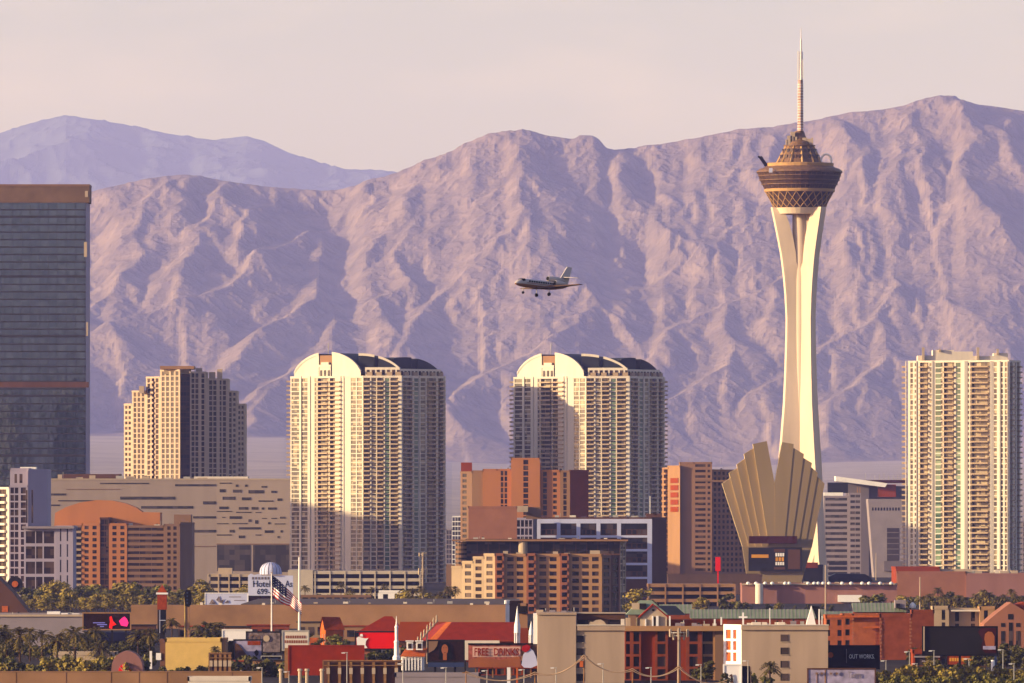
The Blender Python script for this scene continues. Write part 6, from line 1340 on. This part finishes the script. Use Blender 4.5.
# utility poles and wires
Y = 2200
PO = [(466, 671), (535, 672), (584, 655), (632.5, 668.5), (679, 666), (727, 680)]
for i, (x, y) in enumerate(PO[:5]):
    t = thing('utility_pole', ['leftmost utility pole at the foot of the white frame', 'utility pole under the pale cutout figure', 'tallest orange utility pole before the beige hotel', 'utility pole before the left windows of the brick hotel', 'utility pole at the foot of the pale antenna mast'][i], 'utility pole', (PX(x, Y), Y, 0), 'utility poles along the bottom edge')
    MB().tube((PX(x, Y), Y, 0), (PX(x, Y), Y, PZ(y, Y)), .17, 6, .12).build('post', M['timber'], t); MB().box(PX(x, Y)-.9, PX(x, Y)+.9, Y-.08, Y+.08, PZ(y+2.2, Y), PZ(y+1.3, Y)).build('crossarm', M['timber'], t)
    if i == 2: MB().box(PX(x, Y)-1.0, PX(x, Y)-.2, Y-.5, Y+.3, PZ(y+12, Y), PZ(y+6, Y)).build('transformer', M['orange_tile'], t)
n = 0
for i in range(len(PO)-1):
    for dy in (0, 2.2):
        (xa, ya), (xb, yb) = PO[i], PO[i+1]; sag = 9-dy*.8; g = MB(); pr = None
        for k in range(13):
            u = k/12; p = (PX(xa+(xb-xa)*u, Y), Y-.1-dy*.1, PZ(ya+dy+(yb-ya)*u+sag*4*u*(1-u), Y))
            if pr: g.tube(pr, p, .09, 4)
            pr = p
        names = [('leftmost span', 'of sagging wire'), ('second span from the left', 'of sagging wire'), ('third span, left of the brick hotel', 'of sagging wire'), ('fourth span, before the brick hotel', 'of sagging wire'), ('rightmost span', 'of sagging wire')]
        tag(g.build('overhead_wire', M['wire']), ('upper' if dy == 0 else 'lower')+' wire of the '+names[i][0], 'wire', 'overhead wires along the bottom edge')
# lilac roof under the wedding chapel, small roof clutter
multi('low_building', 'flat pale lilac roof block at the bottom edge before the face billboard', 'building', [(395, 2230, 480, 2230, 676.5, '1.', M['pale_grey_wall'])], M['pale_grey_wall'], G['dark'], depth=6)
r = multi('low_building', 'row of small dark shops below the FREE DRINKS billboard', 'building', [(478, 2420, 540, 2420, 668, ' '.join(['.25. 1W']*7)+' .2.', M['red_wall'])], M['red_wall'], G['brown'], 3.6, depth=12)
tag(boxpx(MB(), 507, 510.4, 667.5, 690, 2300, .8).build('white_post', M['white']), 'thick white post below the FREE DRINKS billboard', 'post')
tag(boxpx(MB(), 516, 518, 668, 690, 2300, .6).build('orange_post', M['orange_tile']), 'thin orange post right of the thick white post', 'post')
multi('low_building', 'low red and white canopy left of the tan stepped hotel', 'building', [(438, 3900, 453, 3900, 601, '1.', M['white'])], M['white'], G['dark'], depth=8)
multi('low_building', 'low white building with a red roof edge in the trees right of the four-level garage', 'building', [(378, 4100, 403, 4100, 592.5, '.6. .6W .8. .6W .4.', M['white'])], M['white'], G['dark'], 9, depth=8)
multi('low_building', 'orange low roof among the trees left of the tan stepped hotel', 'building', [(428, 3850, 448, 3850, 606, '1.', M['orange_tile'])], M['red_tile'], G['dark'], depth=10)
multi('low_building', 'brown low block under the trees before the four-level garage', 'building', [(300, 4200, 372, 4200, 597, ' '.join(['.5. 1.2W']*9), M['dim_tan_wall'])], M['brown_wall'], G['dark'], 3.5, depth=10)

for k, (x, y) in enumerate(((262, 668), (289, 672), (347, 653), (403, 664), (446, 668), (487, 671), (524, 670), (556, 668), (603, 664), (651, 668), (701, 665), (748, 661))):
    lamp(['lamp at the foot of the brown figure poster', 'lamp at the left foot of the dark red billboard', 'lamp above the wide timber-backed billboard', 'lamp left of the white columned chapel front', 'lamp below the face billboard', 'lamp under the left part of the FREE DRINKS billboard', 'lamp under the pale cutout figure', 'lamp before the left beige hotel wall', 'lamp right of the tallest orange utility pole', 'lamp before the dark left windows of the brick hotel', 'lamp right of the pale antenna mast', 'lamp before the right beige hotel, left of the fan palm'][k], x, y, 2215, 'street lamps along the bottom edge')
for k, (x, yb, Yk, w, h, m) in enumerate(((241, 668, 2460, 7, 3, 'cream_wall'), (270, 672, 2440, 9, 3.5, 'tan_wall'), (312, 668, 2600, 8, 4, 'white_wall'), (352, 664, 2600, 10, 4, 'hotel_rose'), (386, 662, 2640, 8, 4.5, 'cream_wall'), (232, 645, 3100, 12, 5, 'dim_tan_wall'), (268, 640, 3150, 14, 5, 'brick_wall'), (312, 642, 3150, 10, 6, 'beige_wall'), (352, 640, 3120, 12, 5, 'tan_wall'), (142, 640, 3150, 9, 5, 'brown_wall'), (196, 640, 3160, 12, 4.5, 'dim_tan_wall'))):
    lb = ['cream shed below the brown figure poster', 'tan shed below the small black signboard', 'small white shop behind the dark red billboard', 'rose shop below the bright red billboard', 'cream shop behind the slim tiered spire', 'tan roof behind the white billboard panel', 'brick roof behind the two grey posters', 'beige house behind the small orange chapel', 'tan house left of the dark red hip roof', 'brown house right of the video billboard', 'tan house behind the yellow wall'][k]
    t = thing('small_shop', lb, 'shop', (PX(x, Yk), Yk, 0)); X_ = PX(x, Yk)
    MB().box(X_-w/2, X_+w/2, Yk, Yk+8, 0, h).build('wall', M[m], t); MB().box(X_-w/2-.3, X_+w/2+.3, Yk-.5, Yk+8.3, h, h+.3).build('roof', M['dark_roof' if k % 2 else 'red_tile'], t)
    for q in range(3): MB().box(X_-w/2+.6+q*w/3.2, X_-w/2+.6+q*w/3.2+w/5, Yk-.08, Yk-.01, h*.3, h*.75).build('window', G['dark'], t)

# rooftop air-conditioning units, ducts and pipes on the flat roofs
def clutter(x0, x1, py, Y, n, label, group, s=1.0):
    rr = random.Random(int(x0*7+Y))
    for k in range(n):
        px_ = x0+(x1-x0)*(k+rr.uniform(.15, .85))/n; w, h, dd = rr.uniform(1.2, 3.0)*s, rr.uniform(.7, 1.7)*s, rr.uniform(1.5, 3)
        z = PZ(py, Y)-.1; t = thing('rooftop_unit', label, 'rooftop unit', (PX(px_, Y), Y+4+rr.uniform(0, 4), z), group)
        o = MB().box(-w/2, w/2, 0, dd, 0, h).build('housing', M[rr.choice(['cream_wall', 'white_wall', 'pale_grey_wall', 'steel'])], t); o.location = (0, 0, 0)
        if k % 2: o = MB().lathe([(.45*s, 0), (.45*s, .35), (.3*s, .4)], 10).build('fan_cowl', M['dark_metal'], t); o.location = (0, dd/2, h)
        if k % 3 == 0: o = MB().tube((0, 0, 0), (0, 0, rr.uniform(1.5, 2.6)*s), .1, 6).build('vent_pipe', M['steel'], t); o.location = (w/2+.6, 1, 0)
clutter(538, 575, 613, 2302, 4, 'small unit on the roof of the beige five-storey end wall', 'units on the left beige roof', .6)
clutter(672, 722, 626, 2345, 6, 'small unit on the roof above the brick hotel cornice', 'units on the brick hotel roof', .6)
clutter(745, 806, 625, 2305, 7, 'small unit on the roof of the right beige hotel', 'units on the right beige roof', .6)
clutter(166, 220, 641.5, 2500, 5, 'small unit on the yellow wall building', 'units on the yellow wall building', .45)
clutter(0, 80, 616, 3000, 6, 'unit on the grey flat-roofed hall', 'units on the grey hall', .7)
clutter(50, 215, 480, 5500, 9, 'roof plant box on the long slotted building', 'roof plant on the slotted building', 2.0)
clutter(462, 618, 541, 4150, 9, 'plant box on the glazed top storey roof', 'plant on the glazed top storey', 1.0)
clutter(545, 645, 519, 4760, 6, 'plant box on the white framed block', 'plant on the white framed block', 1.3)
clutter(770, 890, 585, 4610, 6, 'plant box on the long pinkish building', 'plant on the long pinkish building', 1.0)
clutter(900, 1020, 574, 5010, 7, 'plant box on the brick-red podium', 'plant on the podium', 1.5)
clutter(250, 500, 604, 3520, 9, 'unit on the long tan hall roof', 'units on the tan hall', .7)
clutter(935, 995, 611, 3004, 5, 'unit on the beige three-part building', 'units on the beige three-part building', .5)
clutter(83, 180, 526, 5010, 5, 'plant box on the orange arched hotel', 'plant on the orange arched hotel', 1.2)
clutter(485, 585, 472, 5210, 5, 'plant box on the central orange hotel', 'plant on the central orange hotel', 1.2)
clutter(680, 745, 471, 5610, 5, 'plant box on the brown hotel slab', 'plant on the brown hotel slab', 1.4)

# ================================================================ the business jet
def jet():
    Y = 2760; r = thing('business_jet', 'small white three-engined business jet descending with its wheels down', 'aeroplane', (PX(541, Y), Y, PZ(285, Y)))
    body = mat('jet_paint', (.62, .58, .56), rough=.3, var=.05); bell = mat('jet_belly', (.46, .27, .13), rough=.35, var=.1); dk = M['black']
    def B(mb, name, ms, par=None, smooth=False):
        me = mb.mesh(name, ms)
        if smooth: me.polygons.foreach_set('use_smooth', [True]*len(me.polygons))
        o = bpy.data.objects.new(name, me); COL.objects.link(o); o.parent = par or r; return o
    prof = [(0, .02, -.25), (.25, .35, -.2), (.8, .62, -.12), (1.8, .88, .0), (3.0, 1.06, .05), (5, 1.12, .05), (9, 1.12, .05), (12.5, 1.1, .08), (15, .95, .2), (17.5, .72, .42), (19.5, .32, .65), (20, .12, .72)]
    mb = MB(); n = 20
    for x, rr, zc in prof:
        for k in range(n): a = 2*pi*k/n; mb.v.append((x-9.5, rr*cos(a), zc+rr*sin(a)))
    for i in range(len(prof)-1):
        for k in range(n):
            k2 = (k+1) % n; mb.f.append((i*n+k, (i+1)*n+k, (i+1)*n+k2, i*n+k2)); mb.m.append(1 if n*.55 <= k < n*.95 else 0)
    f = B(mb, 'fuselage', [body, bell], smooth=True)
    mb = MB()
    mb.poly([(1.75-9.5, -.55, .95), (2.8-9.5, -.75, 1.12), (2.9-9.5, -1.05, .62), (2.0-9.5, -.98, .35)]); mb.poly([(1.75-9.5, .55, .95), (2.0-9.5, .98, .35), (2.9-9.5, 1.05, .62), (2.8-9.5, .75, 1.12)]); mb.poly([(1.7-9.5, -.5, .93), (1.7-9.5, .5, .93), (2.75-9.5, .7, 1.2), (2.75-9.5, -.7, 1.2)])
    B(mb, 'windscreen', [dk])
    for k in range(11): B(MB().box(4.1+k*.85-9.5, 4.5+k*.85-9.5, -1.2, -1.0, .28, .72), 'cabin_window', [dk], f)
    B(MB().box(3.3-9.5, 16-9.5, -1.19, -1.0, .0, .1), 'stripe', [M['red_tile']], f)
    def wing(s, x0, c0, x1, c1, span, z0, z1, t, y0=.9):
        mb = MB(); a = [(x0, y0*s, z0), (x0+c0, y0*s, z0), (x1+c1, span*s, z1), (x1, span*s, z1)]; th = [t, t*.6, t*.2, t*.4]
        up = [(p[0], p[1], p[2]+h/2) for p, h in zip(a, th)]; lo = [(p[0], p[1], p[2]-h/2) for p, h in zip(a, th)]
        mb.poly(up if s < 0 else up[::-1]); mb.poly(lo[::-1] if s < 0 else lo)
        for i in range(4): j = (i+1) % 4; mb.quad(lo[i], lo[j], up[j], up[i])
        return mb
    for s in (-1, 1):
        B(wing(s, 7.2-9.5, 4.4, 12.6-9.5, 1.3, 10.4, -.8, -.1, .45, .6), 'wing', [mat('jet_wing', (.22, .15, .11), rough=.4, var=.05)])
        B(wing(s, 17.2-9.5, 2.2, 18.9-9.5, .9, 3.9, 2.6, 2.35, .2, .05), 'tailplane', [body])
    fin = MB(); P = [(14.8-9.5, 1.0), (19.3-9.5, 1.0), (20.7-9.5, 5.3), (18.9-9.5, 5.4), (16.2-9.5, 1.9)]
    fin.poly([(x, -.12, z) for x, z in P]); fin.poly([(x, .12, z) for x, z in P][::-1])
    for i in range(5): a, b = P[i], P[(i+1) % 5]; fin.quad((a[0], -.12, a[1]), (a[0], .12, a[1]), (b[0], .12, b[1]), (b[0], -.12, b[1]))
    B(fin, 'tail_fin', [body])
    def eng(cx, cy, cz, L, R):
        mb = MB(); n = 14; pr = [(0, R*.82), (.15, R), (L*.6, R), (L, R*.6)]
        for x, rr in pr:
            for k in range(n): a = 2*pi*k/n; mb.v.append((cx+x, cy+rr*cos(a), cz+rr*sin(a)))
        for i in range(3):
            for k in range(n): k2 = (k+1) % n; mb.f.append((i*n+k, (i+1)*n+k, (i+1)*n+k2, i*n+k2)); mb.m.append(0)
        e = B(mb, 'engine', [body], smooth=True); m2 = MB(); m2.poly([(cx+.08, cy+R*.8*cos(2*pi*k/n), cz+R*.8*sin(2*pi*k/n)) for k in range(n)]); B(m2, 'intake', [dk], e)
    eng(12.8-9.5, -1.75, .75, 3.6, .62); eng(12.8-9.5, 1.75, .75, 3.6, .62); eng(11.9-9.5, 0, 1.85, 6.2, .66)
    for s in (-1, 1): B(MB().box(13.6-9.5, 15.6-9.5, -1.4 if s < 0 else 1.0, -1.0 if s < 0 else 1.4, .55, .75), 'engine_pylon', [body])
    for x, y, nm in ((3.0, 0, 'nose_gear'), (10.2, -2.2, 'main_gear'), (10.2, 2.2, 'main_gear')):
        g_ = B(MB().tube((x-9.5, y, -.9), (x-9.5, y, -2.35), .1, 6), nm, [M['steel']])
        rw = .32 if nm == 'nose_gear' else .46
        mb = MB(); n = 14
        for yy in (-.2, .2):
            for k in range(n): mb.v.append((x-9.5+rw*cos(2*pi*k/n), y+yy, -2.4+rw*sin(2*pi*k/n)))
        for k in range(n): k2 = (k+1) % n; mb.f.append((k, k2, n+k2, n+k)); mb.m.append(0)
        mb.f.append(tuple(range(n))[::-1]); mb.m.append(0); mb.f.append(tuple(range(n, 2*n))); mb.m.append(0)
        B(mb, 'wheel', [dk], g_)
    # heading left and towards the camera, slightly nose up
    r.scale = (1.16,)*3; r.rotation_euler = (radians(-2), radians(3.5), radians(46)); return r
jet()
for o in list(bpy.data.objects):
    if '_org' in o: del o['_org']
